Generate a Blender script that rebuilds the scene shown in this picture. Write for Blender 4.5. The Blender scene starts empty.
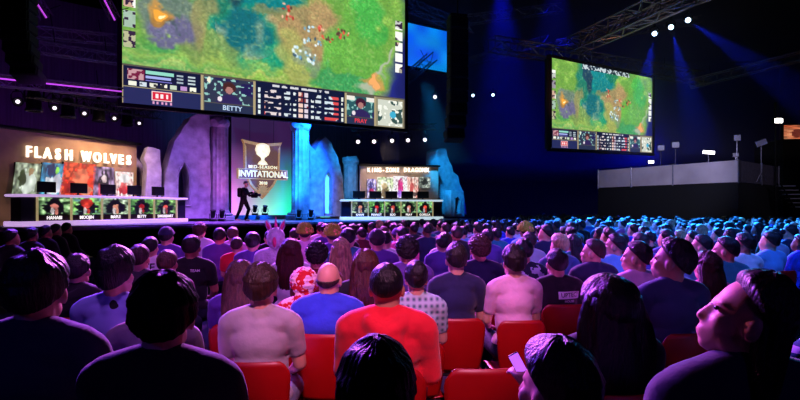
import bpy, bmesh, math, random
import numpy as np
from mathutils import Vector, Matrix, noise
from mathutils.bvhtree import BVHTree
R = math.radians
random.seed(7)
S = bpy.context.scene
COL = S.collection
CZ = 1.62            # eye height of the photographer
F = 533.0            # focal length in pixels of the 800 px frame
HOR = 209.0          # horizon row

# ------------------------------------------------------------------ camera
cam = bpy.data.cameras.new('camera'); cam.sensor_width = 36; cam.lens = 36 * F / 800
cam.shift_y = (HOR - 200) / 800; cam.clip_end = 200; cam.clip_start = .05
co = bpy.data.objects.new('camera', cam); COL.objects.link(co)
co.location = (0, 0, CZ); co.rotation_euler = (R(90), 0, 0); S.camera = co
try:
    S.view_settings.view_transform = 'Standard'; S.view_settings.look = 'None'
except Exception: pass
S.cycles.use_denoising = True
S.cycles.max_bounces = 6; S.cycles.volume_bounces = 0
S.cycles.sample_clamp_indirect = 4
S.cycles.volume_step_rate = 4

def k_(px): return (px - 400) / F
def at(px, py, Y): return Vector((k_(px) * Y, Y, CZ + (HOR - py) / F * Y))

class Frame:
    """a vertical reference plane standing in the hall: origin, heading, and offsets t behind it"""
    def __init__(self, x, y, deg):
        self.o = Vector((x, y)); self.a = R(deg)
        self.d = Vector((math.cos(self.a), math.sin(self.a))); self.n = Vector((-self.d.y, self.d.x))
    def sz(self, px, py=HOR, t=0):
        k = k_(px); b = self.o + self.n * t
        s = (k * b.y - b.x) / (self.d.x - k * self.d.y)
        Y = b.y + s * self.d.y
        return s, CZ + (HOR - py) / F * Y
    def w(self, s, t=0, z=0):
        p = self.o + self.d * s + self.n * t
        return Vector((p.x, p.y, z))

# ------------------------------------------------------------------ materials
MATS = {}
def lin(c):
    return tuple((v / 12.92 if v <= .04045 else ((v + .055) / 1.055) ** 2.4) for v in c)
def mat(name, rgb=(.5, .5, .5), rough=.6, metal=0, var=.25, scale=8, bump=0, bscale=40, emit=None, estr=1, stretch=None, spec=.4, sheen=0):
    if name in MATS: return MATS[name]
    m = bpy.data.materials.new(name); m.use_nodes = True; N = m.node_tree.nodes; L = m.node_tree.links
    b = N['Principled BSDF']
    tc = N.new('ShaderNodeTexCoord'); mp = N.new('ShaderNodeMapping'); L.new(tc.outputs['Object'], mp.inputs[0])
    if stretch: mp.inputs['Scale'].default_value = stretch
    nz = N.new('ShaderNodeTexNoise'); nz.inputs['Scale'].default_value = scale; nz.inputs['Detail'].default_value = 3
    L.new(mp.outputs[0], nz.inputs['Vector'])
    cr = N.new('ShaderNodeValToRGB')
    c = lin(rgb)
    cr.color_ramp.elements[0].position = .3; cr.color_ramp.elements[1].position = .7
    cr.color_ramp.elements[0].color = (*[v * (1 - var) for v in c], 1)
    cr.color_ramp.elements[1].color = (*[min(1, v * (1 + var)) for v in c], 1)
    L.new(nz.outputs[0], cr.inputs[0]); L.new(cr.outputs[0], b.inputs['Base Color'])
    b.inputs['Roughness'].default_value = rough; b.inputs['Metallic'].default_value = metal
    b.inputs['Specular IOR Level'].default_value = spec
    if sheen: b.inputs['Sheen Weight'].default_value = sheen
    if bump:
        n2 = N.new('ShaderNodeTexNoise'); n2.inputs['Scale'].default_value = bscale; n2.inputs['Detail'].default_value = 4
        L.new(mp.outputs[0], n2.inputs['Vector'])
        bp = N.new('ShaderNodeBump'); bp.inputs['Strength'].default_value = bump; bp.inputs['Distance'].default_value = .02
        L.new(n2.outputs[0], bp.inputs['Height']); L.new(bp.outputs[0], b.inputs['Normal'])
    if emit:
        b.inputs['Emission Color'].default_value = (*lin(emit), 1); b.inputs['Emission Strength'].default_value = estr
    MATS[name] = m; return m
def picture_mat(name, strength=1.0):
    if name in MATS: return MATS[name]
    m = bpy.data.materials.new(name); m.use_nodes = True; N = m.node_tree.nodes; L = m.node_tree.links
    b = N['Principled BSDF']; b.inputs['Base Color'].default_value = (.02, .02, .02, 1); b.inputs['Roughness'].default_value = .5
    a = N.new('ShaderNodeAttribute'); a.attribute_name = 'Col'
    L.new(a.outputs['Color'], b.inputs['Emission Color']); b.inputs['Emission Strength'].default_value = strength
    MATS[name] = m; return m
def pattern_mat(name, c1, c2, kind, scale, thr=.5, rough=.8):
    """two-colour cloth: dots, stripes, checks or blotches"""
    if name in MATS: return MATS[name]
    m = bpy.data.materials.new(name); m.use_nodes = True; N = m.node_tree.nodes; L = m.node_tree.links
    b = N['Principled BSDF']; b.inputs['Roughness'].default_value = rough
    tc = N.new('ShaderNodeTexCoord'); mp = N.new('ShaderNodeMapping'); L.new(tc.outputs['Object'], mp.inputs[0])
    mix = N.new('ShaderNodeMix'); mix.data_type = 'RGBA'
    mix.inputs['A'].default_value = (*lin(c1), 1); mix.inputs['B'].default_value = (*lin(c2), 1)
    if kind == 'dots':
        v = N.new('ShaderNodeTexVoronoi'); v.inputs['Scale'].default_value = scale; v.inputs['Randomness'].default_value = .35
        L.new(mp.outputs[0], v.inputs['Vector'])
        q = N.new('ShaderNodeMath'); q.operation = 'LESS_THAN'; q.inputs[1].default_value = thr; L.new(v.outputs['Distance'], q.inputs[0])
    elif kind == 'stripes':
        v = N.new('ShaderNodeTexWave'); v.inputs['Scale'].default_value = scale; v.bands_direction = 'Z'; v.inputs['Distortion'].default_value = 1.0
        L.new(mp.outputs[0], v.inputs['Vector'])
        q = N.new('ShaderNodeMath'); q.operation = 'GREATER_THAN'; q.inputs[1].default_value = thr; L.new(v.outputs[0], q.inputs[0])
    elif kind == 'checks':
        v = N.new('ShaderNodeTexWave'); v.inputs['Scale'].default_value = scale; v.bands_direction = 'Z'
        v2 = N.new('ShaderNodeTexWave'); v2.inputs['Scale'].default_value = scale; v2.bands_direction = 'X'
        L.new(mp.outputs[0], v.inputs['Vector']); L.new(mp.outputs[0], v2.inputs['Vector'])
        q = N.new('ShaderNodeMath'); q.operation = 'MULTIPLY'; L.new(v.outputs[0], q.inputs[0]); L.new(v2.outputs[0], q.inputs[1])
    else:
        v = N.new('ShaderNodeTexNoise'); v.inputs['Scale'].default_value = scale; v.inputs['Detail'].default_value = 2
        L.new(mp.outputs[0], v.inputs['Vector'])
        q = N.new('ShaderNodeMath'); q.operation = 'GREATER_THAN'; q.inputs[1].default_value = thr; L.new(v.outputs[0], q.inputs[0])
    L.new(q.outputs[0], mix.inputs['Factor']); L.new(mix.outputs['Result'], b.inputs['Base Color'])
    MATS[name] = m; return m

# ------------------------------------------------------------------ mesh builder
def basis(v):
    v = v.normalized(); a = Vector((0, 0, 1)) if abs(v.z) < .95 else Vector((1, 0, 0))
    x = a.cross(v).normalized(); return x, v.cross(x)
class MB:
    def __init__(self): self.v = []; self.f = []; self.m = []
    def add(self, vs, fs, mi=0):
        b = len(self.v); self.v += [tuple(p) for p in vs]; self.f += [tuple(b + i for i in f) for f in fs]; self.m += [mi] * len(fs); return self
    def box(self, c, s, rot=None, mi=0, taper=1.0):
        c = Vector(c); h = Vector(s) / 2; vs = []
        for z in (-1, 1):
            q = taper if z > 0 else 1
            for x, y in ((-1, -1), (1, -1), (1, 1), (-1, 1)):
                p = Vector((x * h.x * q, y * h.y * q, z * h.z))
                if rot is not None: p = rot @ p
                vs.append(c + p)
        return self.add(vs, [(3, 2, 1, 0), (4, 5, 6, 7), (0, 1, 5, 4), (1, 2, 6, 5), (2, 3, 7, 6), (3, 0, 4, 7)], mi)
    def bbox(self, c, s, bev=.01, mi=0):
        """box with chamfered upright edges and rims"""
        hx, hy, hz = s[0] / 2, s[1] / 2, s[2] / 2; bev = min(bev, hx * .9, hy * .9, hz * .9); rings = []
        for z, i in ((-hz, bev), (-hz + bev, 0), (hz - bev, 0), (hz, bev)):
            x, y = hx - i, hy - i; b = bev
            rings.append([Vector(c) + Vector(p + (z,)) for p in ((-x + b, -y), (x - b, -y), (x, -y + b), (x, y - b), (x - b, y), (-x + b, y), (-x, y - b), (-x, -y + b))])
        return self.loft(rings, True, mi)
    def loft(self, rings, caps=True, mi=0, closed=True):
        n = len(rings[0]); vs = [p for r in rings for p in r]; fs = []
        for i in range(len(rings) - 1):
            for j in range(n if closed else n - 1):
                a, b = i * n + j, i * n + (j + 1) % n
                fs.append((a, b, b + n, a + n))
        if caps: fs.append(tuple(range(n - 1, -1, -1))); fs.append(tuple((len(rings) - 1) * n + j for j in range(n)))
        return self.add(vs, fs, mi)
    def tube(self, p0, p1, r0, r1=None, n=10, mi=0):
        p0, p1 = Vector(p0), Vector(p1); r1 = r0 if r1 is None else r1; x, y = basis(p1 - p0)
        return self.loft([[p + (x * math.cos(2 * math.pi * j / n) + y * math.sin(2 * math.pi * j / n)) * r for j in range(n)] for p, r in ((p0, r0), (p1, r1))], True, mi)
    def path(self, pts, r, n=8, mi=0):
        pts = [Vector(p) for p in pts]; rings = []
        for i, p in enumerate(pts):
            t = (pts[min(i + 1, len(pts) - 1)] - pts[max(i - 1, 0)]); x, y = basis(t)
            q = r[i] if isinstance(r, (list, tuple)) else r
            rings.append([p + (x * math.cos(2 * math.pi * j / n) + y * math.sin(2 * math.pi * j / n)) * q for j in range(n)])
        return self.loft(rings, True, mi)
    def lathe(self, prof, c=(0, 0, 0), n=20, mi=0):
        c = Vector(c)
        return self.loft([[c + Vector((r * math.cos(2 * math.pi * j / n), r * math.sin(2 * math.pi * j / n), z)) for j in range(n)] for r, z in prof], True, mi)
    def cap(self, p0, r0, p1, r1, n=16, flat=(1, 1), mi=0):
        """tapered capsule, round ends; flat squashes the section on world x and y"""
        p0, p1 = Vector(p0), Vector(p1); d = p1 - p0
        if d.length < 1e-5: d = Vector((0, 0, 1e-4))
        t = d.normalized(); x, y = basis(d); rings = []
        for a in range(-85, 1, 17):
            rings.append((p0 + t * r0 * math.sin(R(a)), r0 * math.cos(R(a))))
        for a in range(0, 86, 17):
            rings.append((p1 + t * r1 * math.sin(R(a)), r1 * math.cos(R(a))))
        out = []
        for c, r in rings:
            ring = []
            for j in range(n):
                q = (x * math.cos(2 * math.pi * j / n) + y * math.sin(2 * math.pi * j / n)) * r
                ring.append(c + Vector((q.x * flat[0], q.y * flat[1], q.z)))
            out.append(ring)
        return self.loft(out, True, mi)
    def ell(self, c, r, M=None, nu=16, nv=10, mi=0):
        rings = []
        for i in range(nv + 1):
            a = -math.pi / 2 + .08 + (math.pi - .16) * i / nv
            rings.append([Vector((r[0] * math.cos(a) * math.cos(2 * math.pi * j / nu), r[1] * math.cos(a) * math.sin(2 * math.pi * j / nu), r[2] * math.sin(a))) + Vector(c) for j in range(nu)])
        if M is not None: rings = [[M @ p for p in q] for q in rings]
        return self.loft(rings, True, mi)
    def xf(self, M):
        self.v = [tuple(M @ Vector(p)) for p in self.v]; return self
    def mesh(self, name, smooth=False):
        me = bpy.data.meshes.new(name); me.from_pydata(self.v, [], self.f); 
        me.polygons.foreach_set('material_index', self.m)
        bm = bmesh.new(); bm.from_mesh(me); bmesh.ops.recalc_face_normals(bm, faces=bm.faces); bm.to_mesh(me); bm.free()
        if smooth: me.polygons.foreach_set('use_smooth', [True] * len(me.polygons))
        me.update(); return me
    def build(self, name, m, parent=None, smooth=False, loc=None):
        me = self.mesh(name, smooth)
        for x in (m if isinstance(m, (list, tuple)) else [m]): me.materials.append(x)
        o = bpy.data.objects.new(name, me); COL.objects.link(o)
        if parent is not None: o.parent = parent
        if loc is not None: o.location = loc
        return o
def obj(name, me, parent=None, mats=None):
    o = bpy.data.objects.new(name, me); COL.objects.link(o)
    if parent is not None: o.parent = parent
    if mats: setm(o, mats)
    return o
def setm(o, mats):
    """materials on the object, so copies share the mesh but not the colour"""
    while len(o.data.materials) < len(mats): o.data.materials.append(None)
    for i, m in enumerate(mats):
        o.material_slots[i].link = 'OBJECT'; o.material_slots[i].material = m
def tag(o, label, cat, group=None, kind=None):
    o['label'] = label
    if cat: o['category'] = cat
    if group: o['group'] = group
    if kind: o['kind'] = kind
    return o
def thing(name, label, cat, loc=(0, 0, 0), rz=0, group=None):
    o = bpy.data.objects.new(name, None); o.empty_display_size = .2; COL.objects.link(o)
    o.location = loc; o.rotation_euler = (0, 0, rz); return tag(o, label, cat, group)
def struct(o): o['kind'] = 'structure'; return o
def baked(mb, mods, name, smooth=True):
    """evaluate modifiers on a builder and hand back the plain mesh"""
    o = mb.build(name, [])
    for typ, kw in mods:
        q = o.modifiers.new(typ.lower(), typ)
        for a, b in kw.items(): setattr(q, a, b)
    bpy.context.view_layer.update()
    dg = bpy.context.evaluated_depsgraph_get()
    me = bpy.data.meshes.new_from_object(o.evaluated_get(dg)); me.name = name
    old = o.data; bpy.data.objects.remove(o); bpy.data.meshes.remove(old)
    if smooth: me.polygons.foreach_set('use_smooth', [True] * len(me.polygons))
    return me
def text_mesh(s, size, depth=.01, bold=0, name='lettering', sx=1, space=1):
    c = bpy.data.curves.new(name, 'FONT'); c.body = s; c.size = size; c.extrude = depth; c.offset = bold * size; c.align_x = 'CENTER'; c.align_y = 'CENTER'
    c.space_character = space; c.resolution_u = 3
    o = bpy.data.objects.new(name, c); COL.objects.link(o); bpy.context.view_layer.update()
    me = bpy.data.meshes.new_from_object(o.evaluated_get(bpy.context.evaluated_depsgraph_get())); me.name = name
    bpy.data.objects.remove(o); bpy.data.curves.remove(c)
    me.transform(Matrix(((sx, 0, 0, 0), (0, 0, -1, 0), (0, 1, 0, 0), (0, 0, 0, 1))))
    return me
def text(s, size, m, parent, loc, name='lettering', depth=.01, bold=0, sx=1, space=1):
    me = text_mesh(s, size, depth, bold, name, sx, space); me.materials.append(m)
    o = obj(name, me, parent); o.location = loc; return o
def outline(pts, holes, depth, name, m, parent, loc=(0, 0, 0), bevel=0):
    """flat shape in x,z with holes, given thickness along y"""
    c = bpy.data.curves.new(name, 'CURVE'); c.dimensions = '2D'; c.fill_mode = 'BOTH'; c.extrude = depth / 2; c.bevel_depth = bevel
    for P in [pts] + list(holes):
        sp = c.splines.new('POLY'); sp.points.add(len(P) - 1); sp.use_cyclic_u = True
        for q, p in zip(sp.points, P): q.co = (p[0], p[1], 0, 1)
    o = bpy.data.objects.new(name, c); COL.objects.link(o); bpy.context.view_layer.update()
    me = bpy.data.meshes.new_from_object(o.evaluated_get(bpy.context.evaluated_depsgraph_get())); me.name = name
    bpy.data.objects.remove(o); bpy.data.curves.remove(c)
    me.transform(Matrix(((1, 0, 0, 0), (0, 0, -1, 0), (0, 1, 0, 0), (0, 0, 0, 1))))
    me.materials.clear(); me.materials.append(m)
    o = obj(name, me, parent); o.location = loc; return o
# painted panels: a fine grid whose colours are computed here
RNG = np.random.RandomState(5)
def vnoise(h, w, cy, cx):
    g = RNG.rand(cy + 2, cx + 2); y = np.linspace(0, cy, h); x = np.linspace(0, cx, w)
    iy = y.astype(int); ix = x.astype(int); fy = (y - iy)[:, None]; fx = (x - ix)[None]
    fy = fy * fy * (3 - 2 * fy); fx = fx * fx * (3 - 2 * fx)
    return (g[iy][:, ix] * (1 - fx) + g[iy][:, ix + 1] * fx) * (1 - fy) + (g[iy + 1][:, ix] * (1 - fx) + g[iy + 1][:, ix + 1] * fx) * fy
def picture(name, img, w, h, m, parent, loc=(0, 0, 0), rows=None):
    """img: rows from the top, sRGB 0..1; stands in x,z, faces -y, lower-left corner at loc"""
    H, W = img.shape[:2]
    x = np.linspace(0, w, W + 1); z = np.linspace(h, 0, H + 1)
    X, Z = np.meshgrid(x, z); V = np.stack([X, np.zeros_like(X), Z], -1).reshape(-1, 3)
    i, j = np.meshgrid(np.arange(H), np.arange(W), indexing='ij'); a = (i * (W + 1) + j).ravel()
    Fc = np.stack([a, a + W + 1, a + W + 2, a + 1], -1)
    me = bpy.data.meshes.new(name); me.from_pydata(V.tolist(), [], Fc.tolist())
    c = np.clip(img, 0, 1) ** 2.2; c = np.repeat(c.reshape(-1, 3), 4, 0)
    at_ = me.color_attributes.new('Col', 'FLOAT_COLOR', 'CORNER')
    at_.data.foreach_set('color', np.concatenate([c, np.ones((len(c), 1))], 1).astype(np.float32).ravel())
    me.materials.append(m); o = obj(name, me, parent); o.location = loc; return o

M_black = mat('black_metal', (.05, .05, .06), .5, .6, bump=.1)
M_matte = mat('black_cloth', (.025, .025, .03), .9, bump=.2, bscale=60)
M_truss = mat('truss_aluminium', (.42, .42, .46), .35, .8, bump=.1)
M_white = mat('white_paint', (.85, .85, .85), .5)
# ================================================================== the hall
DECK = CZ - .55
SF = Frame(-11.9, 16.0, 38.5)      # front edge of the stage
M_floor = mat('dark_floor', (.02, .018, .024), .9, bump=.1, bscale=20, spec=.08)
M_wall = mat('dark_drape', (.10, .10, .17), .9, bump=.25, bscale=14, stretch=(1, 1, .08))
M_ceil = mat('black_ceiling', (.03, .03, .04), .9)
def slab(name, c, s, m, rz=0):
    o = MB().box((0, 0, 0), s).build(name, m); o.location = c; o.rotation_euler = (0, 0, rz); return struct(o)
slab('floor', (5, 20, -.1), (64, 64, .2), M_floor)
slab('ceiling', (5, 20, 16.1), (64, 64, .2), M_ceil)
slab('wall_right', (37.1, 20, 8), (.2, 64, 16), M_wall)
slab('wall_left', (-27.1, 20, 8), (.2, 64, 16), M_ceil)
slab('wall_back', (5, 52.1, 8), (64, .2, 16), M_wall)
slab('wall_rear', (5, -12.1, 8), (64, .2, 16), M_ceil)
# black drape wall behind the stage, parallel to it
p = SF.w(9.2, 11.5, 0)
slab('wall_stage', (p.x, p.y, 6), (30, .2, 12), mat('stage_drape', (.34, .30, .38), .9, bump=.3, bscale=10, stretch=(1.2, 1, .05)), SF.a)

# ================================================================== stage
st = thing('stage', 'wide glossy stage floor lit violet and blue, carrying both desks and the ruins', 'stage', SF.w(0, 0, 0), SF.a)
M_deck = mat('stage_deck', (.50, .48, .56), .38, bump=.04, bscale=3, spec=.6)
d_ = MB().box((9.5, 5.2, DECK - .06), (23, 10.4, .12)); d_.build('deck', M_deck, st)
MB().box((9.5, 5.3, (DECK - .12) / 2), (22.6, 10, DECK - .12)).build('skirt', M_matte, st)
MB().bbox((9.5, -.01, DECK - .09), (23, .05, .1), .01).build('edge_strip', mat('edge_strip', (.5, .45, .6), .4), st)
MB().bbox((9.6, 8.4, DECK + .11), (14, 4.0, .22), .02).build('riser', M_deck, st)

# ------------------------------------------------------------------ stone pieces
M_stone = mat('painted_stone', (.62, .60, .64), .85, var=.35, scale=2.5, bump=.6, bscale=5)
def place(px, t): s, _ = SF.sz(px, t=t); return s
def column(px0, px1, pyt, t, label, fl=14, base_z=DECK, group=None):
    s0, z0 = SF.sz(px0, pyt, t); s1, z1 = SF.sz(px1, pyt, t); r = abs(s1 - s0) / 2 * .86; h = (z0 + z1) / 2 - base_z
    g = thing('ruined_column', label, 'column', SF.w((s0 + s1) / 2, t, base_z), SF.a, group)
    MB().bbox((0, 0, .12), (r * 2.5, r * 2.5, .24), .04).bbox((0, 0, .3), (r * 2.25, r * 2.25, .14), .05).build('plinth', M_stone, g)
    rings = []; n = 84
    rnd = random.Random(px0)
    zs = [.37, .42, .5] + [.5 + (h - .9) * i / 14 for i in range(1, 15)]
    for z in zs:
        fr = r * (1.08 if z < .45 else 1 - .1 * z / h)
        rings.append([Vector(((fr * (1 - .07 * abs(math.sin(fl * math.pi * j / n)))) * math.cos(2 * math.pi * j / n), (fr * (1 - .07 * abs(math.sin(fl * math.pi * j / n)))) * math.sin(2 * math.pi * j / n), z)) for j in range(n)])
    MB().loft(rings).build('shaft', M_stone, g)
    top = []
    for q, zz in ((.86, h - .42), (1.02, h - .3), (1.12, h - .2), (1.05, h - .08), (.8, h)):
        top.append([Vector((r * q * math.cos(2 * math.pi * j / 28), r * q * math.sin(2 * math.pi * j / 28), zz + (noise.noise((j * .5, q * 3, px0)) * .22 if q != .86 else 0))) for j in range(28)])
    MB().loft(top).build('broken_capital', M_stone, g)
    return g
column(209, 230, 119, 4.6, 'pale violet fluted column with broken top, beside the violet arch ruin')
column(291, 310, 123, 4.4, 'tall blue-lit fluted column standing beside the blue pointed ruin')
column(343, 358, 158, 7.4, 'short blue-lit column stump beside the far team sign wall', 10, DECK + .22)

def ruin(pts, holes, t, depth, label, dz=DECK, extra=None):
    P = [SF.sz(x, y, t) for x, y in pts]; H = [[SF.sz(x, y, t) for x, y in h] for h in holes]
    s0 = sum(p[0] for p in P) / len(P)
    def rough(Q, k):
        out = []
        for i, a in enumerate(Q):
            b = Q[(i + 1) % len(Q)]; L = math.dist(a, b); n = max(1, int(L / k))
            for j in range(n):
                u = j / n; q = (a[0] + (b[0] - a[0]) * u, a[1] + (b[1] - a[1]) * u)
                e = .07 if q[1] > dz + .3 else 0
                out.append((q[0] - s0 + noise.noise((q[0] * 2.1, q[1] * 2.1, 0)) * e, max(0, q[1] - dz) + noise.noise((q[0] * 2.1, q[1] * 2.1, 5)) * e))
        return out
    g = thing('stone_ruin', label, 'ruin', SF.w(s0, t, dz), SF.a)
    outline(rough(P, .25), [rough(h, .3) for h in H], depth, 'wall_block', M_stone, g, (0, depth / 2, 0), .03)
    for h in H:
        rim = [(x - s0, max(0, z - dz)) for x, z in h]
        pth = [Vector((x, -.03, z)) for x, z in rim]
        MB().path(pth + [pth[0]], .06, 6).build('arch_moulding', M_stone, g)
    return g, s0
g, s0 = ruin([(163, 218), (164, 188), (169, 160), (176, 141), (184, 127), (191, 118), (200, 113), (209, 112), (210, 218)],
     [[(177, 206), (177, 178), (180, 168), (184, 162), (188, 168), (190, 178), (190, 206)]], 4.2, .9, 'big violet-lit stone ruin with a narrow pointed archway')
g, s0 = ruin([(307, 216), (306, 140), (311, 146), (316, 152), (320, 142), (325, 137), (331, 143), (337, 158), (342, 176), (344, 216)],
     [[(324, 214), (324, 178), (328, 170), (332, 178), (332, 214)], [(307.5, 178), (307.5, 152), (309, 150), (310, 152), (310, 178)]], 5.45, .8, 'blue-lit pointed ruin with a glowing pale green slot window')
s1, z1 = SF.sz(328, 190, 5.45)
MB().box((s1 - s0, .3, z1 - DECK), (.6, .06, 3.0)).build('slot_glow', mat('slot_glow', (.5, .9, .8), .5, emit=(.45, .85, .75), estr=1.0), g)
ruin([(438, 214), (437, 152), (440, 149), (446, 149), (448, 160), (452, 166), (453, 172), (457, 176), (459, 184), (463, 192), (466, 214)],
     [], 2.6, .9, 'blue stepped ruin wall at the far end of the stage')
ruin([(451, 216), (451, 191), (463, 191), (464, 216)], [[(454, 214), (454, 200), (457, 196), (460, 200), (460, 214)]], 1.9, .5, 'small dark arched block in front of the blue stepped ruin')
ruin([(146, 206), (147, 165), (145, 158), (147, 148), (153, 149), (160, 151), (159, 160), (161, 170), (160, 206)], [], 4.1, .6, 'pale broken pillar stump behind the near team desk')
ruin([(131, 206), (132, 166), (137, 158), (143, 166), (147, 206)], [[(135, 203), (135, 173), (138, 165), (142, 173), (144, 203)]], 5.6, .4, 'dim brown pointed arch beside the near team sign wall')

# ------------------------------------------------------------------ centre wall with the shield
BT = 8.6
s0, zt = SF.sz(231, 116, BT); s1, _ = SF.sz(291, 116, BT)
w_ = s1 - s0
bw = thing('centre_backdrop', 'tall dark panel behind the shield emblem, glowing pink and green along its foot', 'backdrop', SF.w(s0, BT, DECK + .22), SF.a)
hh = zt - DECK + .6
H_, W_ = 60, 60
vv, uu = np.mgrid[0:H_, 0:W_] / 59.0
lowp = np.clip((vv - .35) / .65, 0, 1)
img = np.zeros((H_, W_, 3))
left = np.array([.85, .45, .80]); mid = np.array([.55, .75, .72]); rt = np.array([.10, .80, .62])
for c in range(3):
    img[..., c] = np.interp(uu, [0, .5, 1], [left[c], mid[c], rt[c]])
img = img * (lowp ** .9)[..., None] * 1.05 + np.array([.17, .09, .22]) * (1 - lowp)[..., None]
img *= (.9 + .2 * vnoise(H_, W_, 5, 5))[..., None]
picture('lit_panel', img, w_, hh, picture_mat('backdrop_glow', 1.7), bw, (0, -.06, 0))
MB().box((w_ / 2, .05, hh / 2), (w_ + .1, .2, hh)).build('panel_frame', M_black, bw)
# shield
sc_, zc_ = SF.sz(262, 171, BT - .9); sl, _ = SF.sz(240, 171, BT - .9); sr, _ = SF.sz(280, 171, BT - .9)
_, ztop = SF.sz(262, 141, BT - .9); _, zbot = SF.sz(262, 199, BT - .9)
wS = sr - sl; hS = ztop - zbot
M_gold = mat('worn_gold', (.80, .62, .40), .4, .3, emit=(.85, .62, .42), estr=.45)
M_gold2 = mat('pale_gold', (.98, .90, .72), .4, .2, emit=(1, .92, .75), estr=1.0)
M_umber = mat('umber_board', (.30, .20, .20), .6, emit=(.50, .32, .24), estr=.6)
sh = thing('shield_emblem', 'gold edged tournament shield with trophy and lettered band hung on the centre backdrop', 'emblem', SF.w(sc_, BT - .9, zbot), SF.a)
def sx(u): return (u - .5) * wS
ol = [(sx(.0), hS), (sx(.12), hS * .985), (sx(.5), hS * .95), (sx(.88), hS * .985), (sx(1.0), hS), (sx(.95), hS * .93), (sx(.93), hS * .42), (sx(.78), hS * .22), (sx(.5), 0), (sx(.22), hS * .22), (sx(.07), hS * .42), (sx(.05), hS * .93)]
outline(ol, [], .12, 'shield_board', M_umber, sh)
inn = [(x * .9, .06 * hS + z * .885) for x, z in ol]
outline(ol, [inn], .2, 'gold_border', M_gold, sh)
outline([(sx(-.10), hS * .34), (sx(1.10), hS * .34), (sx(1.07), hS * .485), (sx(1.10), hS * .50), (sx(-.10), hS * .50), (sx(-.07), hS * .4)], [], .18, 'name_band', M_umber, sh, (0, -.1, 0))
outline([(sx(-.12), hS * .335), (sx(1.12), hS * .335), (sx(1.12), hS * .51), (sx(-.12), hS * .51)], [[(sx(-.09), hS * .35), (sx(1.09), hS * .35), (sx(1.09), hS * .495), (sx(-.09), hS * .495)]], .2, 'band_edge', M_gold, sh, (0, -.1, 0))
text('INVITATIONAL', hS * .15, M_gold2, sh, (0, -.24, hS * .42), 'title_lettering', .02, .02, .88)
text('MID-SEASON', hS * .075, M_gold2, sh, (0, -.14, hS * .545), 'subtitle_lettering', .02, .012, 1.05, 1.2)
text('2018', hS * .075, M_gold2, sh, (0, -.16, hS * .27), 'year_lettering', .02, .012)
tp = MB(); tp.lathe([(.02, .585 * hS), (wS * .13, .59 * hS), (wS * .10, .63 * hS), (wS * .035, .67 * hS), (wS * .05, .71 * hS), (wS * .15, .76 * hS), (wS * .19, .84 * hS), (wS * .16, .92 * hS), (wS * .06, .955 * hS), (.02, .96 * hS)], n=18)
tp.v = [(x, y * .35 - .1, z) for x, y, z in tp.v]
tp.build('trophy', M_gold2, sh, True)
rb = MB(); 
for i in range(16):
    a = 2 * math.pi * i / 16; rb.tube((.28 * wS * .4 * math.cos(a), -.1, hS * .15 + .28 * wS * .4 * math.sin(a)), (.28 * wS * .62 * math.cos(a), -.1, hS * .15 + .28 * wS * .62 * math.sin(a)), .03, .01, 6)
rb.lathe([(.02, -.02), (.11 * wS, -.02), (.11 * wS, .02), (.02, .02)], n=20)
n_ = len(rb.v) - 80
rb.v = rb.v[:n_] + [(x, -.12 + z, hS * .15 + y) for x, y, z in rb.v[n_:]]
rb.build('rosette', M_gold, sh)
for q in (-1, 1): MB().tube((q * wS * .3, .0, hS * .98), (q * wS * .3, 0, hS + 2.2), .012).build('hanging_wire', M_black, sh)

# ================================================================== team desks and sign walls
M_caption = mat('caption_white', (1, 1, 1), .5, emit=(1, .97, .95), estr=1.2)
M_letter = mat('sign_letter', (1, .95, .88), .5, emit=(1, .94, .84), estr=1.5)
M_divider = mat('desk_divider', (.75, .7, .55), .5, emit=(.8, .72, .5), estr=.5)
M_ledge = mat('desk_ledge', (.92, .85, .95), .4, emit=(.86, .70, .95), estr=.75)
M_ledge2 = mat('desk_ledge_cool', (.92, .92, .95), .4, emit=(.85, .95, 1), estr=.75)
M_pic = picture_mat('printed_panel', .95)
def blobs(h, w, bgs, spots, n=3.0):
    yy, xx = np.mgrid[0:h, 0:w].astype(float); yy /= h; xx /= w
    a = vnoise(h, w, int(n * 2), int(n * 2)); b = vnoise(h, w, int(n * 4), int(n * 4))
    img = np.array(bgs[0])[None, None] * (1 - a)[..., None] + np.array(bgs[1])[None, None] * a[..., None]
    img = img * (.55 + .9 * b)[..., None]
    for (cx, cy, rx, ry, col, al) in spots:
        d = ((xx - cx) / rx) ** 2 + ((yy - cy) / ry) ** 2 + (b - .5) * 1.2
        k = np.clip((1.15 - d) * 3, 0, 1)[..., None] * al
        img = img * (1 - k) + np.array(col) * k * (.7 + .6 * a)[..., None]
    return np.clip(img, 0, 1)
PANELS = [([.06, .12, .07], [.75, .95, .65]), ([.30, .45, .55], [.60, .85, .35]), ([.10, .16, .10], [.85, .95, .80]), ([.08, .2, .08], [.55, .85, .45]), ([.06, .10, .07], [.65, .9, .5])]
FACES = [(.85, .5, .45), (.9, .28, .22), (.95, .62, .5), (.75, .15, .15), (.8, .3, .25)]
def panel_art(i):
    f = FACES[i % 5]
    return blobs(30, 40, PANELS[i % 5], [(.5, .62, .36, .40, (.06, .05, .06), .95), (.5, .30, .20, .26, (.05, .045, .05) if i != 1 else (.75, .2, .15), 1), (.5, .52, .12, .16, f, 1), (.44, .78, .06, .22, (.95, .9, .9), .8), (.56, .80, .05, .2, f, .8)], 3)
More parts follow.
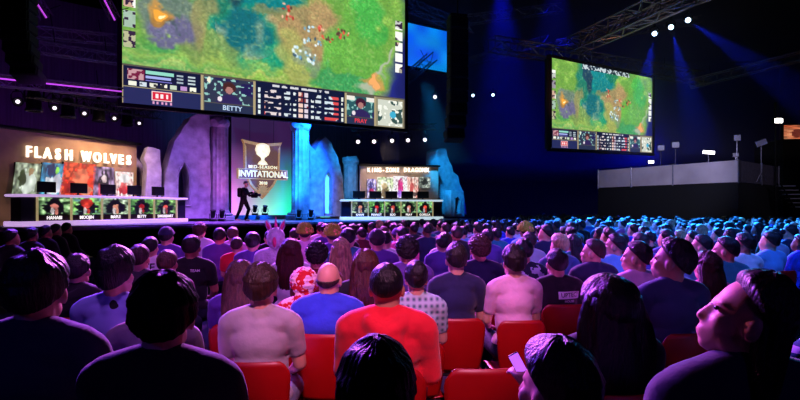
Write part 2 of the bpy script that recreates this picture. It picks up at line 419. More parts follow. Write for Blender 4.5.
def desk(A, B, names, label, M_l, hgt=1.02):
    d = B - A; L = math.hypot(d.x, d.y); rz = math.atan2(d.y, d.x)
    g = thing('player_desk', label, 'desk', (A.x, A.y, DECK), rz)
    MB().bbox((L / 2, .38, hgt - .04), (L, .9, .08), .02).build('desk_top', M_l, g)
    MB().bbox((L / 2, .40, .08), (L, .95, .16), .02).build('base_ledge', M_l, g)
    for x in (.28, L - .28):
        MB().bbox((x, .3, hgt / 2 + .02), (.5, .5, hgt - .22), .02).build('end_cabinet', mat('desk_dark', (.10, .06, .16), .5), g)
    MB().box((L / 2, .5, hgt / 2 + .03), (L - .9, .2, hgt - .2)).build('back_board', M_black, g)
    pw = (L - 1.06) / 5
    for i, nm in enumerate(names):
        x0 = .53 + i * pw
        pnl = picture('portrait_panel', panel_art(i + (0 if M_l is M_ledge else 2)), pw - .06, hgt - .42, M_pic, g, (x0 + .03, .06, .36))
        MB().box((pw / 2 - .03, .02, (hgt - .42) / 2), (pw - .06, .03, hgt - .42)).build('panel_backing', M_black, pnl)
        MB().box((x0 + pw / 2, .07, .26), (pw - .06, .04, .19)).build('caption_strip', mat('caption_strip', (.22, .12, .10), .5), g)
        text(nm, .155, M_caption, g, (x0 + pw / 2, .04, .26), 'caption', .006, .01, .9)
    for i in range(6):
        MB().bbox((.53 + i * pw, .03, hgt / 2 + .03), (.05, .08, hgt - .22), .008).build('divider', M_divider, g)
    return g, L, rz, pw
LA, LB = Vector((-11.76, 16.5)), Vector((-9.03, 22.6))
RA, RB = Vector((k_(341) * 26.3, 26.3)), Vector((k_(443) * 27.3, 27.3))
g1, L1, rz1, pw1 = desk(LA, LB, ['HANABI', 'MOOJIN', 'MAPLE', 'BETTY', 'SWORDART'], 'long near team desk with five name-captioned portrait panels and violet-white ledges', M_ledge)
g2, L2, rz2, pw2 = desk(RA, RB, ['KHAN', 'PEANUT', 'BDD', 'PRAY', 'GORILLA'], 'far team desk with five portrait panels, beside the blue ruins', M_ledge2)
def monitor(parent_pt, rz, label, group):
    g = thing('desk_monitor', label, 'monitor', parent_pt, rz, group)
    MB().bbox((0, 0, .26), (.62, .05, .36), .012).build('monitor_housing', M_black, g)
    MB().bbox((0, .05, .06), (.06, .04, .16), .01).bbox((0, .05, .01), (.26, .2, .02), .006).build('monitor_stand', M_black, g)
ORD = ['first', 'second', 'third', 'fourth', 'fifth']
for (A, L, rz, pw, w_) in ((LA, L1, rz1, pw1, 'near team desk'), (RA, L2, rz2, pw2, 'far team desk')):
    for i in range(5):
        u = .53 + pw * (i + .5); d = Vector((math.cos(rz), math.sin(rz))); n = Vector((-d.y, d.x)); q = A + d * u + n * .45
        monitor((q.x, q.y, DECK + 1.02), rz, f'dark back of the {ORD[i]} monitor from the left on the {w_}', 'monitors on the ' + w_)

def team_wall(Fr, x0, x1, ztop, posters, sign, ssize, slant, label, wallm, tint, letters_px):
    """Fr: plane of the wall; x0,x1: extent in s"""
    g = thing('team_sign_wall', label, 'sign wall', Fr.w(x0, 0, DECK), Fr.a)
    W = x1 - x0; H = ztop - DECK
    MB().box((W / 2, .15, H / 2), (W, .25, H)).build('wall_panel', wallm, g)
    MB().bbox((W / 2, .0, H + .05), (W + .1, .5, .1), .02).build('top_rail', M_black, g)
    for (a, b, za, zb, art, sk) in posters:
        p = picture('poster', art, b - a, zb - za, M_pic, g, (a - x0, -.08, za - DECK))
        if sk:
            for v in p.data.vertices: v.co.x += sk * (v.co.z - (zb - za) / 2)
        MB().box(((b - a) / 2, .03, (zb - za) / 2), (b - a - .1, .05, zb - za)).build('poster_backing', M_black, p)
    for ch, s, z in letters_px:
        text(ch, ssize, M_letter, g, (s - x0, -.1, z - DECK), 'letter', .05, .022, .74 if ch != 'W' else .66)
    return g
# near sign wall: parallel to the near desk, 2.2 m behind it
dl = (LB - LA).normalized(); nl = Vector((-dl.y, dl.x)); o_ = LA + nl * 2.2
LF = Frame(o_.x, o_.y, math.degrees(math.atan2(dl.y, dl.x)))
def lpx(x, y): return LF.sz(x, y)
posts = []
arts = [blobs(40, 40, ([.25, .30, .22], [.75, .80, .70]), [(.55, .5, .3, .35, (.85, .9, .85), .9), (.3, .4, .15, .2, (.2, .25, .15), .9), (.6, .2, .12, .12, (.6, .45, .3), .8)], 3),
        blobs(40, 40, ([.10, .30, .50], [.35, .75, .85]), [(.5, .65, .35, .3, (.95, .97, 1), .95), (.75, .55, .2, .3, (.9, .9, .97), .9), (.45, .2, .25, .18, (.05, .15, .35), .8), (.7, .2, .1, .1, (.55, .9, .3), .9)], 3),
        blobs(40, 40, ([.75, .10, .05], [.98, .35, .20]), [(.55, .45, .25, .3, (1, .55, .40), .8), (.3, .7, .2, .2, (.55, .06, .05), .9), (.75, .75, .2, .15, (1, .75, .6), .7)], 4),
        blobs(40, 40, ([.22, .15, .28], [.75, .65, .8]), [(.5, .55, .28, .4, (.12, .1, .16), .95), (.5, .35, .14, .14, (.95, .85, .85), .95), (.3, .7, .12, .2, (.8, .25, .35), .8)], 3),
        blobs(40, 40, ([.98, .86, .85], [.95, .75, .72]), [(.5, .6, .4, .12, (.9, .15, .2), .95), (.45, .45, .2, .15, (.95, .3, .3), .8), (.5, .2, .3, .15, (1, 1, 1), .9)], 3)]
for (xa, xb, yt, yb), art, sk in zip(((12, 38, 163, 200), (39, 61, 163, 199), (60, 93, 163, 199), (92, 113, 167, 200), (114, 132, 172, 202)), arts, (.12, .12, .15, .0, 0)):
    a, z0 = lpx(xa, yb); b, z1 = lpx(xb, yb); _, t0 = lpx(xa, yt); _, t1 = lpx(xb, yt)
    posts.append((a, b, min(z0, z1), (t0 + t1) / 2, art, sk))
ls = []
for ch, x in zip('FLASHWOLVES', (27, 38.5, 50, 61, 73, 85.5, 97, 107, 113.5, 120, 126.5)):
    pass
for ch, x in zip('FLASHWOLVES', (27, 35.8, 45.7, 56.2, 67, 84.5, 95.5, 104.5, 111.7, 119.2, 127)):
    y = 152.2 + (x - 26.5) * .085; s, z = lpx(x, y); ls.append((ch, s, z))
s_0 = lpx(2, 200)[0]; s_1 = lpx(137, 200)[0]; zt_ = 4.35
team_wall(LF, s_0 - 2.0, s_1, zt_, posts, '', .55, 0, 'near team sign wall with big white lettering over five posters', mat('lit_sign_wall', (.62, .52, .40), .8, var=.3, scale=1.2), 0, ls)
# far sign wall
dr = (RB - RA).normalized(); nr = Vector((-dr.y, dr.x)); o_ = RA + nr * 2.3
RF = Frame(o_.x, o_.y, math.degrees(math.atan2(dr.y, dr.x)))
posts = []
arts2 = [blobs(40, 40, ([.35, .30, .65], [.9, .85, .95]), [(.5, .7, .3, .25, (.85, .15, .4), .9), (.4, .3, .2, .2, (.2, .2, .5), .8)], 3),
         blobs(40, 40, ([.75, .85, .6], [.98, .98, .95]), [(.5, .7, .3, .25, (.4, .3, .2), .8), (.4, .4, .2, .15, (.95, .8, .6), .8)], 3),
         blobs(40, 50, ([.98, .85, .92], [1, .97, .98]), [(.5, .5, .2, .35, (.85, .15, .5), .9), (.45, .8, .15, .2, (.55, .4, .9), .8)], 4),
         blobs(40, 40, ([.9, .55, .5], [.98, .9, .85]), [(.4, .5, .2, .25, (.8, .3, .3), .8), (.7, .8, .2, .1, (.2, .15, .15), .8)], 3),
         blobs(40, 40, ([.25, .27, .25], [.75, .8, .75]), [(.5, .45, .3, .3, (.15, .16, .15), .9)], 3)]
for (xa, xb, yt, yb), art in zip(((367, 376, 179, 198), (377, 393, 177, 198), (393, 407, 176, 198), (407, 418, 177, 198), (419, 430, 177, 188)), arts2):
    a, z0 = RF.sz(xa, yb); b, _ = RF.sz(xb, yb); _, z1 = RF.sz(xa, yt); posts.append((a, b, z0, z1, art, 0))
ls = []
for i, ch in enumerate('KING-ZONE DRAGONX'):
    if ch == ' ': continue
    x = 368.5 + i * (427 - 368.5) / 16; s, z = RF.sz(x, 170.3); ls.append((ch, s, z))
team_wall(RF, RF.sz(360)[0], RF.sz(438.5)[0], CZ + 43 / F * 28.8, posts, '', .33, 0, 'far team sign wall with small white lettering, between blue ruins', mat('lit_sign_wall_pale', (.72, .64, .58), .8, var=.3, scale=1.2), 0, ls)

# ================================================================== hanging screens
def game_view(H=200, W=360):
    v, u = np.mgrid[0:H, 0:W].astype(float); v = (v + .5) / H; u = (u + .5) / W
    n1 = vnoise(H, W, 4, 7); n2 = vnoise(H, W, 14, 24); n3 = vnoise(H, W, 60, 100)
    wu = u + (n1 - .5) * .09 + (n2 - .5) * .04; wv = v + (n2 - .5) * .10 + (n3 - .5) * .03
    C = lambda *a: np.array(a, float)
    img = np.ones((H, W, 3)) * C(.44, .64, .28)
    def mix(k, c): 
        nonlocal img
        k = np.clip(k, 0, 1)[..., None]; img = img * (1 - k) + C(*c) * k
    def blob(cx, cy, rx, ry, c, al=1, soft=1.4):
        mix((1 - (((wu - cx) / rx) ** 2 + ((wv - cy) / ry) ** 2)) * soft * 1.5, tuple(c)) if al == 1 else mix(np.clip((1 - (((wu - cx) / rx) ** 2 + ((wv - cy) / ry) ** 2)) * soft * 1.5, 0, 1) * al, tuple(c))
    mix((n1 - .45) * 1.8, (.26, .60, .34)); mix((n2 - .5) * 1.5, (.60, .76, .34))
    # river and rocks
    blob(.30, .20, .12, .30, (.16, .48, .40)); blob(.43, .12, .16, .22, (.10, .50, .52)); blob(.40, .50, .15, .26, (.14, .58, .44))
    blob(.38, .46, .11, .19, (.12, .42, .46)); mix((n2 - .5) * 3 * (np.hypot((u - .38) / .11, (v - .46) / .19) < 1), (.42, .56, .50)); blob(.33, .1, .05, .25, (.15, .20, .30), .8)
    blob(.13, .46, .12, .17, (.42, .48, .46), .9); blob(.16, .54, .11, .10, (.42, .40, .55), .9); blob(.12, .50, .05, .05, (.2, .28, .25), .8)
    # lanes
    blob(.27, .62, .10, .10, (.50, .58, .32), .8); blob(.24, .44, .04, .20, (.58, .55, .36), .8)
    mix((.05 - np.abs(wv - (.70 + .1 * wu * 0))) * 14, (.62, .72, .34)); mix((.025 - np.abs(wv - .76)) * 26, (.74, .74, .42))
    blob(.62, .40, .15, .24, (.66, .55, .38)); blob(.55, .60, .07, .2, (.64, .64, .36), .8); blob(.50, .3, .1, .06, (.55, .5, .35), .7)
    blob(.78, .50, .11, .40, (.40, .66, .28)); blob(.83, .22, .07, .2, (.30, .68, .30)); blob(.72, .72, .14, .10, (.24, .58, .34), .9)
    blob(.57, .1, .08, .06, (.1, .45, .35), .8); blob(.60, .60, .06, .08, (.5, .56, .50), .6)
    mix((n3 - .62) * .9, (.74, .78, .50)); mix((.33 - n3) * .7, (.16, .34, .22))
    n4 = vnoise(H, W, 110, 190); img = img * (.91 + .19 * n4 * (.5 + n2))[..., None]
    # dark water side and tower lane
    mix((wu - .30 * (.9 - wv) - .80) * 12, (.16, .18, .48)); mix((wu - .945) * 22, (.13, .14, .36))
    k = np.abs((wu - .80) - (.80 - wv) * .32); mix((.022 - k) * 60 * ((wv > .42) & (wv < .82)), (.66, .70, .60))
    blob(.83, .68, .022, .035, (1, .82, .55), 1, 2); blob(.83, .68, .045, .06, (.9, .55, .3), .6)
    blob(.115, .475, .028, .05, (1, .76, .30), 1, 2); blob(.115, .475, .05, .085, (.92, .58, .22), .6); blob(.12, .475, .012, .02, (1, .95, .7), 1, 2)
    rs = np.random.RandomState(3)
    def sprite(cx, cy, s, cols):
        for _ in range(7):
            c = cols[rs.randint(len(cols))]; x = cx + rs.randn() * s; y = cy + rs.randn() * s * 1.3
            q = np.hypot((u - x) / (.0035 + .004 * rs.rand()), (v - y) / (.007 + .008 * rs.rand())); mix((1.2 - q) * 1.4, c)
    red = [(.85, .35, .28), (.70, .22, .18), (.95, .72, .60), (.35, .25, .22)]; blu = [(.75, .88, .92), (.45, .65, .75), (.9, .95, .95), (.25, .35, .42)]
    for cx, cy in ((.64, .38), (.67, .42), (.72, .38), (.74, .36), (.51, .27), (.52, .33)): sprite(cx, cy, .010, red)
    for cx, cy in ((.59, .38), (.585, .46), (.54, .52), (.545, .58), (.60, .57), (.615, .60), (.63, .46)): sprite(cx, cy, .010, blu)
    # side portrait columns and top score strip
    def icons(x0, x1, v0, v1, n):
        for i in range(n):
            a = v0 + (v1 - v0) * i / n; b = a + (v1 - v0) / n * .82
            m = ((u > x0) & (u < x1) & (v > a) & (v < b)); mix(m * (.75 + .25 * n3), [(.80, .78, .82), (.62, .55, .66), (.86, .66, .62), (.66, .74, .72), (.75, .72, .60)][i % 5])
            mix(m * (n3 > .6), (.22, .16, .25)); mix(m * (n2 > .62), (.95, .95, .92))
    icons(.003, .036, .13, .70, 5); icons(.955, .988, .20, .60, 5)
    m = (u > .27) & (u < .74) & (v < .055); mix(m * .85, (.10, .12, .20)); mix(m * (n3 > .52), (.75, .8, .82))
    # score strip along the foot
    navy = (.10, .12, .22)
    hud = (v > .775)
    mix(hud * 1.0, (.34, .32, .28))
    def panel(x0, x1, v0, c=navy, v1=1.0):
        m = (u > x0) & (u < x1) & (v > v0) & (v < v1); mix(m * 1.0, c); return m
    m = panel(.0, .225, .785); m = panel(.0, .225, .905, (.16, .18, .34)); mix(((np.abs(v - .902) < .004) & (u < .225)) * 1., (.6, .56, .42))
    for i in range(5): pass
    mm = panel(.015, .06, .80, (.75, .58, .60), .86); mix(mm * (n3 > .55), (.45, .15, .25))
    panel(.065, .145, .80, (.55, .82, .74), .822); panel(.065, .135, .832, (.62, .66, .90), .845); panel(.065, .14, .853, (.48, .46, .78), .862)
    for i in range(3):
        panel(.152, .172, .805 + i * .02, (.62, .68, .72), .815 + i * .02); panel(.186, .208, .805 + i * .02, (.72, .78, .80), .815 + i * .02)
    for i in range(7): mm = panel(.018 + i * .029, .038 + i * .029, .87, [(.92, .92, .85), (.8, .85, .88), (.88, .88, .80), (.95, .93, .85), (.75, .82, .72), (.72, .55, .78), (.93, .93, .86)][i], .895); mix(mm * (n3 > .62), (.2, .2, .2))
    # red emblem with pale marks
    q = np.maximum(np.abs(u - .110) / .030, np.abs(v - .943) / .026); mix((q < 1) * 1., (.93, .80, .80)); mix((q < .88) * 1., (.82, .16, .24))
    for x in (.095, .110, .125): mix(((np.abs(u - x) < .004) & (np.abs(v - .943) < .014)) * 1., (.98, .9, .9))
    for i in range(5): mix(((np.abs(u - (.085 + i * .0125)) < .003) & (np.abs(v - .982) < .006)) * 1., (.85, .6, .75))
    def booth(x0, x1, v0, bg, hair):
        m = panel(x0, x1, v0, bg, .945); mix(m * (n2 > .58), (.16, .14, .32)); mix(m * (n3 > .72), (.55, .75, .72))
        cx = (x0 + x1) / 2
        mix(m * (np.hypot((u - cx) / .022, (v - .845) / .035) < 1), hair); mix(m * (np.hypot((u - cx) / .012, (v - .862) / .022) < 1), (.66, .46, .44))
        mix(m * (np.hypot((u - cx) / .042, (v - .945) / .055) < 1), (.20, .16, .34)); mix(m * (np.hypot((u - cx + .03) / .007, (v - .92) / .014) < 1), (.9, .85, .88)); mix(m * (np.hypot((u - x0 - .016) / .006, (v - .81) / .018) < 1), (.92, .9, .8))
        panel(x0, x1, .948, (.17, .20, .30))
    booth(.235, .395, .79, (.20, .22, .30), (.28, .16, .16)); booth(.745, .862, .80, (.18, .34, .36), (.26, .12, .2))
    m = (u > .745) & (u < .862) & (v > .80) & (v < .83); mix(m * (np.abs(u - .803) > .024), (.9, .88, .84)); 
    panel(.403, .737, .782); mix(((u > .46) & (u < .68) & (v > .79) & (v < .805) & (n3 > .45)) * 1., (.8, .8, .82))
    for r in range(5):
        y = .835 + r * .036
        for x0, x1, c, th in ((.410, .420, (.85, .9, .9), .2), (.432, .492, (.86, .80, .80), .5), (.503, .527, (.8, .84, .86), .45), (.535, .548, (.85, .88, .88), .4),
                              (.556, .571, (.92, .78, .72), 0), (.577, .592, (.85, .80, .85), 0), (.602, .613, (.85, .88, .88), .4), (.620, .643, (.8, .84, .86), .45), (.655, .712, (.80, .86, .9), .5), (.722, .731, (.88, .9, .85), .2)):
            m = (u > x0) & (u < x1) & (np.abs(v - y) < (.013 if th < .3 else .009)); mix(m * (n3 > th) * 1., c)
            if th == 0: mix(m * (n3 < .35), (.55, .25, .25))
            if th == .5: mix(m * (n2 > .62), (.85, .3, .3) if x0 > .6 or r == 4 else (.9, .62, .55))
    m = panel(.870, .995, .785, (.55, .52, .42)); m = panel(.877, .989, .80, (.78, .80, .74), .988)
    mix(m * (n2 > .52), (.22, .32, .30)); mix(m * (n3 > .64), (.92, .93, .88)); mix(m * (np.hypot((u - .945) / .014, (v - .905) / .026) < 1), (.25, .65, .78)); mix(m * (n1 > .58) * .5, (.4, .4, .3))
    for x in (.0, .229, .399, .741, .866): mix(((np.abs(u - x) < .0035) & (v > .785)) * 1., (.66, .60, .46))
    return img
GAME = game_view()
M_scr = picture_mat('lit_screen', 1.15)
def screen(name, label, loc, rz, w, h, img, tilt=0, captions=True, cables=3):
    g = thing(name, label, 'screen', loc, rz); g.rotation_euler = (tilt, 0, rz)
    d = picture('display', img, w, h, M_scr, g, (0, -.07, 0))
    MB().box((w / 2, .12, h / 2), (w + .04, .3, h + .04)).build('cabinet', M_black, g)
    b = MB()
    for c, s in (((w / 2, -.02, -.07), (w + .3, .22, .14)), ((w / 2, -.02, h + .07), (w + .3, .22, .14)), ((-.075, -.02, h / 2), (.15, .22, h)), ((w + .075, -.02, h / 2), (.15, .22, h))): b.bbox(c, s, .02)
    b.build('bezel', M_matte, g)
    for i in range(cables):
        x = w * (i + .5) / cables; MB().tube((x, .1, h), (x, .1, h + (1.2 if captions else .12)), .02).build('hanging_cable', M_black, g)
    if captions:
        text('BETTY', h * .042, mat('caption_ice', (.85, .92, 1), .5, emit=(.8, .9, 1), estr=1), d, (w * .325, -.012, h * .026), 'caption', .004, .008)
        text('PRAY', h * .042, mat('caption_red', (.95, .3, .3), .5, emit=(.95, .25, .28), estr=1), d, (w * .803, -.012, h * .026), 'caption', .004, .008)
    return g
BF = Frame(k_(122) * 18.5, 18.5, 31.5)
sW, zB = BF.sz(404, 129)
z0 = CZ + (HOR - 103) / F * 18.5
screen('hanging_screen', 'huge hanging video screen showing a green strategy game over the stage', (BF.o.x, BF.o.y, z0), BF.a, sW, 6.1, GAME)
# smaller screen on the far side
c0 = at(550, 148, 24.0); c1 = at(651, 153, 29.0); t0 = at(550, 58, 24.0); t1 = at(650, 79, 29.0)
dx = c1 - c0; wv_ = math.hypot(dx.x, dx.y)
g = screen('hanging_screen', 'smaller hanging video screen of the same game, high over the crowd at right', c0, math.atan2(dx.y, dx.x), wv_, t0.z - c0.z, GAME, captions=False)
for ch in g.children:       # the whole screen hangs a touch out of level
    for v in ch.data.vertices: v.co.z += v.co.x * (c1.z - c0.z) / wv_
    if ch.name.startswith('hanging_cable'): pass

# small blue video wall piece high behind
q0 = at(407, 66, 30); q1 = at(446, 68, 31.5); q2 = at(407, 23, 30); dq = q1 - q0
n_ = 20; vv, uu = np.mgrid[0:n_, 0:n_] / 19.
bi = np.stack([.05 + .05 * vnoise(n_, n_, 3, 3), .30 + .25 * vnoise(n_, n_, 3, 3), .80 + .15 * vnoise(n_, n_, 3, 3)], -1)
screen('video_wall', 'small plain blue video wall hung high beside the huge screen', q0, math.atan2(dq.y, dq.x), math.hypot(dq.x, dq.y), q2.z - q0.z, bi, captions=False, cables=2)
# ================================================================== trusses, lamps, speakers
def truss(p0, p1, w, label, group=None, m=None, bays=None):
    p0, p1 = Vector(p0), Vector(p1); L = (p1 - p0).length; m = m or M_truss
    g = thing('lighting_truss', label, 'truss', p0, 0, group)
    g.rotation_euler = (p1 - p0).to_track_quat('X', 'Z').to_euler()
    h = w / 2; C = [(-h, -h), (h, -h), (h, h), (-h, h)]
    for y, z in C: MB().tube((0, y, z), (L, y, z), w * .07, n=8).build('chord', m, g)
    n = bays or max(3, int(L / (w * 1.3))); lat = MB()
    for i in range(n):
        a, b = L * i / n, L * (i + 1) / n
        for j in range(4):
            A, B = C[j], C[(j + 1) % 4]
            if i % 2: A, B = B, A
            lat.tube((a, *A), (b, *B), w * .035, n=6)
            lat.tube((a, *A), (a, *B), w * .03, n=6)
    lat.build('lattice', m, g)
    for x in (L * .2, L * .8):
        MB().tube((x, 0, h), (x, 0, h + .5), .015, n=6).build('hanging_shackle', M_black, g)
    return g
M_tr_pink = mat('truss_pink', (.45, .40, .50), .35, .7)
M_tube = mat('pink_tube', (1, .6, 1), .4, emit=(.80, .30, .90), estr=.9)
g = truss(at(-14, 79, 14.6), at(121, 93, 18.2), .3, 'long truss with a glowing pink tube above the near sign wall', m=M_tr_pink)
L_ = (at(121, 93, 18.2) - at(-14, 79, 14.6)).length
MB().tube((0, -.2, .02), (L_ * .97, -.2, .02), .022).build('light_tube', M_tube, g)
truss(at(36, 47, 17), at(122, 60, 20), .35, 'dim truss hanging level beside the huge screen, above the pink tube truss', m=M_tr_pink)
truss(at(36, 32, 18), at(116, 40, 20), .35, 'highest level dim truss left of the huge screen', m=M_tr_pink)
g = truss(at(26, -14, 17), at(47, 18, 17.5), .3, 'short steep pink-lit truss at the top left corner', m=M_tr_pink)
L_ = (at(26, -14, 17) - at(47, 18, 17.5)).length
MB().tube((0, -.17, -.1), (L_, -.17, -.1), .025).build('light_tube', M_tube, g)
g = truss(at(98, -14, 17.2), at(115, 19, 17.6), .25, 'short steep pink-lit truss touching the huge screen corner', m=M_tr_pink)
L_ = (at(98, -14, 18) - at(115, 19, 18.4)).length
MB().tube((0, -.15, -.1), (L_, -.15, -.1), .025).build('light_tube', M_tube, g)
truss(at(30, 92, 16.4), at(158, 116, 24.5), .3, 'black truss carrying the row of lamps over the near team desk', m=M_black)
truss(at(352, 128, 27.2), at(436, 126.5, 28.4), .3, 'black truss carrying the row of lamps over the far team desk', m=M_black)
# over the crowd on the other side
M_tr = mat('truss_steel', (.50, .46, .44), .4, .7)
truss(at(492, 44, 25.6), at(700, 78, 31), .62, 'rusty steel truss running just above the smaller screen', m=M_tr)
truss(at(690, 84, 29.5), at(806, 55, 27), .45, 'thin steel truss rising from the corner toward the right edge', m=M_tr)
truss(at(574, 46, 26.6), at(712, -18, 19), .75, 'big diagonal steel truss crossing the dark ceiling', m=M_tr)
truss(at(610, 29, 29), at(800, -39, 23.5), .5, 'diagonal steel truss carrying the three blue beam lamps', m=M_tr)
truss(at(402, 2, 27), at(470, 30, 30), .5, 'blue-lit truss above the small video wall', m=M_truss)
truss(at(403, 82, 29), at(432, 57, 30.5), .5, 'short slanted truss in front of the small video wall', m=M_truss)
truss(at(455, 22, 31), at(560, 8, 33), .5, 'hazy blue-lit truss near the top beside the speaker column', m=M_truss)
truss(at(470, 62, 33), at(548, 40, 34), .5, 'dim hazy truss behind the speaker column', m=M_truss)
truss(at(556, 44, 33), at(700, 20, 33), .4, 'dim truss high behind the big diagonal truss', m=M_tr)

M_lens = mat('lamp_lens', (1, 1, 1), .2, emit=(1, .92, 1), estr=2.2)
M_lens_b = mat('lamp_lens_blue', (1, 1, 1), .2, emit=(.70, .85, 1), estr=8)
M_lens_dim = mat('lamp_lens_dim', (.3, .3, .35), .2)
def lamp(pt, aim, label, group, lens=M_lens, s=1.0, hang=True, lw=.11):
    g = thing('stage_lamp', label, 'lamp', pt, 0, group); d = (Vector(aim) - Vector(pt)).normalized()
    M = d.to_track_quat('Z', 'Y').to_matrix().to_4x4()
    b = MB().lathe([(.02 * s, -.24 * s), (.10 * s, -.22 * s), (.12 * s, -.1 * s), (.13 * s, .12 * s), (.15 * s, .14 * s), (.15 * s, .18 * s), (.12 * s, .18 * s), (.115 * s, .14 * s)], n=16); b.xf(M).build('housing', M_black, g, True)
    MB().lathe([(.002, .150 * s), (lw * s, .150 * s), (lw * s, .157 * s), (.002, .165 * s)], n=16).xf(M).build('lens', lens, g)
    k = 1 if hang else -1
    MB().path([(-.17 * s, 0, 0), (-.19 * s, 0, .2 * s * k), (-.12 * s, 0, .30 * s * k), (.12 * s, 0, .30 * s * k), (.19 * s, 0, .2 * s * k), (.17 * s, 0, 0)], .018 * s, 6).build('yoke', M_black, g)
    if hang: MB().bbox((0, 0, .36 * s), (.08 * s, .08 * s, .14 * s), .01).build('hanging_clamp', M_black, g)
    else: MB().bbox((0, 0, -.34 * s), (.34 * s, .3 * s, .12 * s), .02).build('lamp_base', M_black, g)
    return g
WH = ['first', 'second', 'third', 'fourth', 'fifth', 'sixth', 'seventh']
for i, (x, y, Y) in enumerate(((17, 101, 16.6), (54, 107.5, 18.2), (84, 113, 20), (114, 118, 22), (139, 123, 24))):
    lamp(at(x, y, Y), (0, 4, 0), f'{WH[i]} white lit lamp from the left over the near team desk', 'lamps over the near desk', s=1.0, lw=.058)
for i, (x, y, Y) in enumerate(((34, 104, 17.4), (68, 111, 19), (99, 116, 21), (127, 121, 23))):
    lamp(at(x, y - 2, Y), at(x, y + 60, Y), f'{WH[i]} unlit black lamp from the left over the near team desk', 'unlit lamps over the near desk', lens=M_lens_dim, s=1.7)
for i, (x, y) in enumerate(((358, 141.5), (374, 141.3), (392, 140.5), (408, 140), (425, 139.5))):
    lamp(at(x, y, 27.2 + i * .2), (0, 4, 0), f'{WH[i]} white lamp from the left in the row over the far team desk', 'lamps over the far desk', s=1.1, lw=.085)
for i, (x, y) in enumerate(((473, 95.5), (493, 95))):
    lamp(at(x, y, 36), (0, 0, 2), f'{["first", "second"][i]} of two white lamps in the blue haze beside the speaker column', 'pair of lamps in the blue haze', lens=M_lens_b, s=1.0, lw=.09)
lamp(at(435, 97, 33), (0, 0, 2), 'single small lamp between the huge screen and the speaker column', None, s=1.0)
BEAM = []
for i, (x, y, Y, tx, ty) in enumerate(((654.5, 34, 27.6, 642, 96), (671, 27.5, 27.0, 688, 92), (688, 20.5, 26.4, 772, 76))):
    p = at(x, y, Y); q = at(tx, ty, Y - 1.0); BEAM.append((p, q))
    lamp(p, p * .35 + Vector((0, 0, 4.5)) * .65, f'{["first", "second", "third"][i]} of three bright blue beam lamps, counted from the left', 'blue beam lamps', lens=M_lens_b, s=1.2, lw=.10)
# lamps standing on the stage
for i, (x, y, t, where) in enumerate(((255, 214, 5.9, 'just behind the cameraman'), (265, 214, 5.9, 'below the shield point'), (299, 214, 3.3, 'at the foot of the tall blue column'), (311, 214, 3.3, 'at the foot of the pointed blue ruin'), (213, 216, 3.2, 'at the foot of the violet column'), (222, 216, 3.2, 'between the violet column and the cameraman'))):
    s, z = SF.sz(x, y, t); lamp(SF.w(s, t, DECK + .352 + (.22 if t > 5 else 0)), SF.w(s, t - 1, DECK + 4), f'squat black floor lamp on the stage {where}', 'floor lamps on the stage', lens=M_lens_dim, s=.85, hang=False)

def line_array(px0, px1, y0, y1, Y, label):
    n = 10; w = (px1 - px0) / F * Y; top = at((px0 + px1) / 2, y0, Y); H = (y1 - y0) / F * Y; h = H / n
    g = thing('line_array_speaker', label, 'speaker', top - Vector((0, 0, H)), R(12))
    y = 0; ang = 0
    for i in range(n):
        z = H - h * (i + .5); ang = max(0, (i - 5)) * .07; y = max(0, i - 5) ** 2 * .03
        Mx = Matrix.Translation((0, y, z)) @ Matrix.Rotation(-ang, 4, 'X')
        c = MB().bbox((0, 0, 0), (w, .55, h * .94), .03).xf(Mx).build('cabinet', M_matte, g)
        MB().box((0, -.29, 0), (w * .9, .03, h * .8)).xf(Mx).build('grille', M_black, c)
    MB().box((0, 0, H + .06), (w * .9, .5, .1)).tube((0, 0, H + .1), (0, 0, H + 1.5), .03).build('hanging_frame', M_black, g)
line_array(448, 467, 18, 140, 23, 'tall hanging black speaker column at the edge of the stage, against blue haze')
line_array(6, 32, -30, 76, 13, 'tall hanging black speaker column at the left edge above the pink tube')

# ================================================================== camera platform
PC = at(738, 182, 22.0); PL = at(598, 190, 27.9); PR = at(778, 184, 25.6)
zt_n, zt_l, zt_r = at(738, 160, 22).z, at(598, 171, 27.9).z, at(778, 165, 25.6).z
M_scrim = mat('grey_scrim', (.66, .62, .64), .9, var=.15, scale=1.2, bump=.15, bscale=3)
pf = thing('camera_platform', 'long raised camera platform with pale grey scrim over a black base', 'platform', (PC.x, PC.y, 0))
o2 = lambda P: Vector((P.x - PC.x, P.y - PC.y, 0))
A3, B3 = o2(PL), o2(PR); zb, zt = PC.z, zt_n
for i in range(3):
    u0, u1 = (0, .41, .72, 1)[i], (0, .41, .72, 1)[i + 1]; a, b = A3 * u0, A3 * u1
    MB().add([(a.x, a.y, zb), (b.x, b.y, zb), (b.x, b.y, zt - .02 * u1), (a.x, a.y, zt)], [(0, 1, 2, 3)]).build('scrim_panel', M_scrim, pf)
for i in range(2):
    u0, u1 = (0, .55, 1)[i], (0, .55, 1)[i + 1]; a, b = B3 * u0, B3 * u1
    MB().add([(a.x, a.y, zb), (b.x, b.y, zb), (b.x, b.y, zt), (a.x, a.y, zt)], [(0, 1, 2, 3)]).build('scrim_panel', mat('grey_scrim_shaded', (.30, .28, .32), .9, bump=.15, bscale=3), pf)  # same scrim, its colour darkened for the shaded side
for P in (A3, A3 * .72, A3 * .41, Vector((0, 0, 0)), B3 * .55, B3):
    MB().tube((P.x * 1.002, P.y * .998 - .03, zb - .05), (P.x * 1.002, P.y * .998 - .03, zt + .04), .03).build('rail_post', M_truss, pf)
base = MB(); D3 = A3 + B3
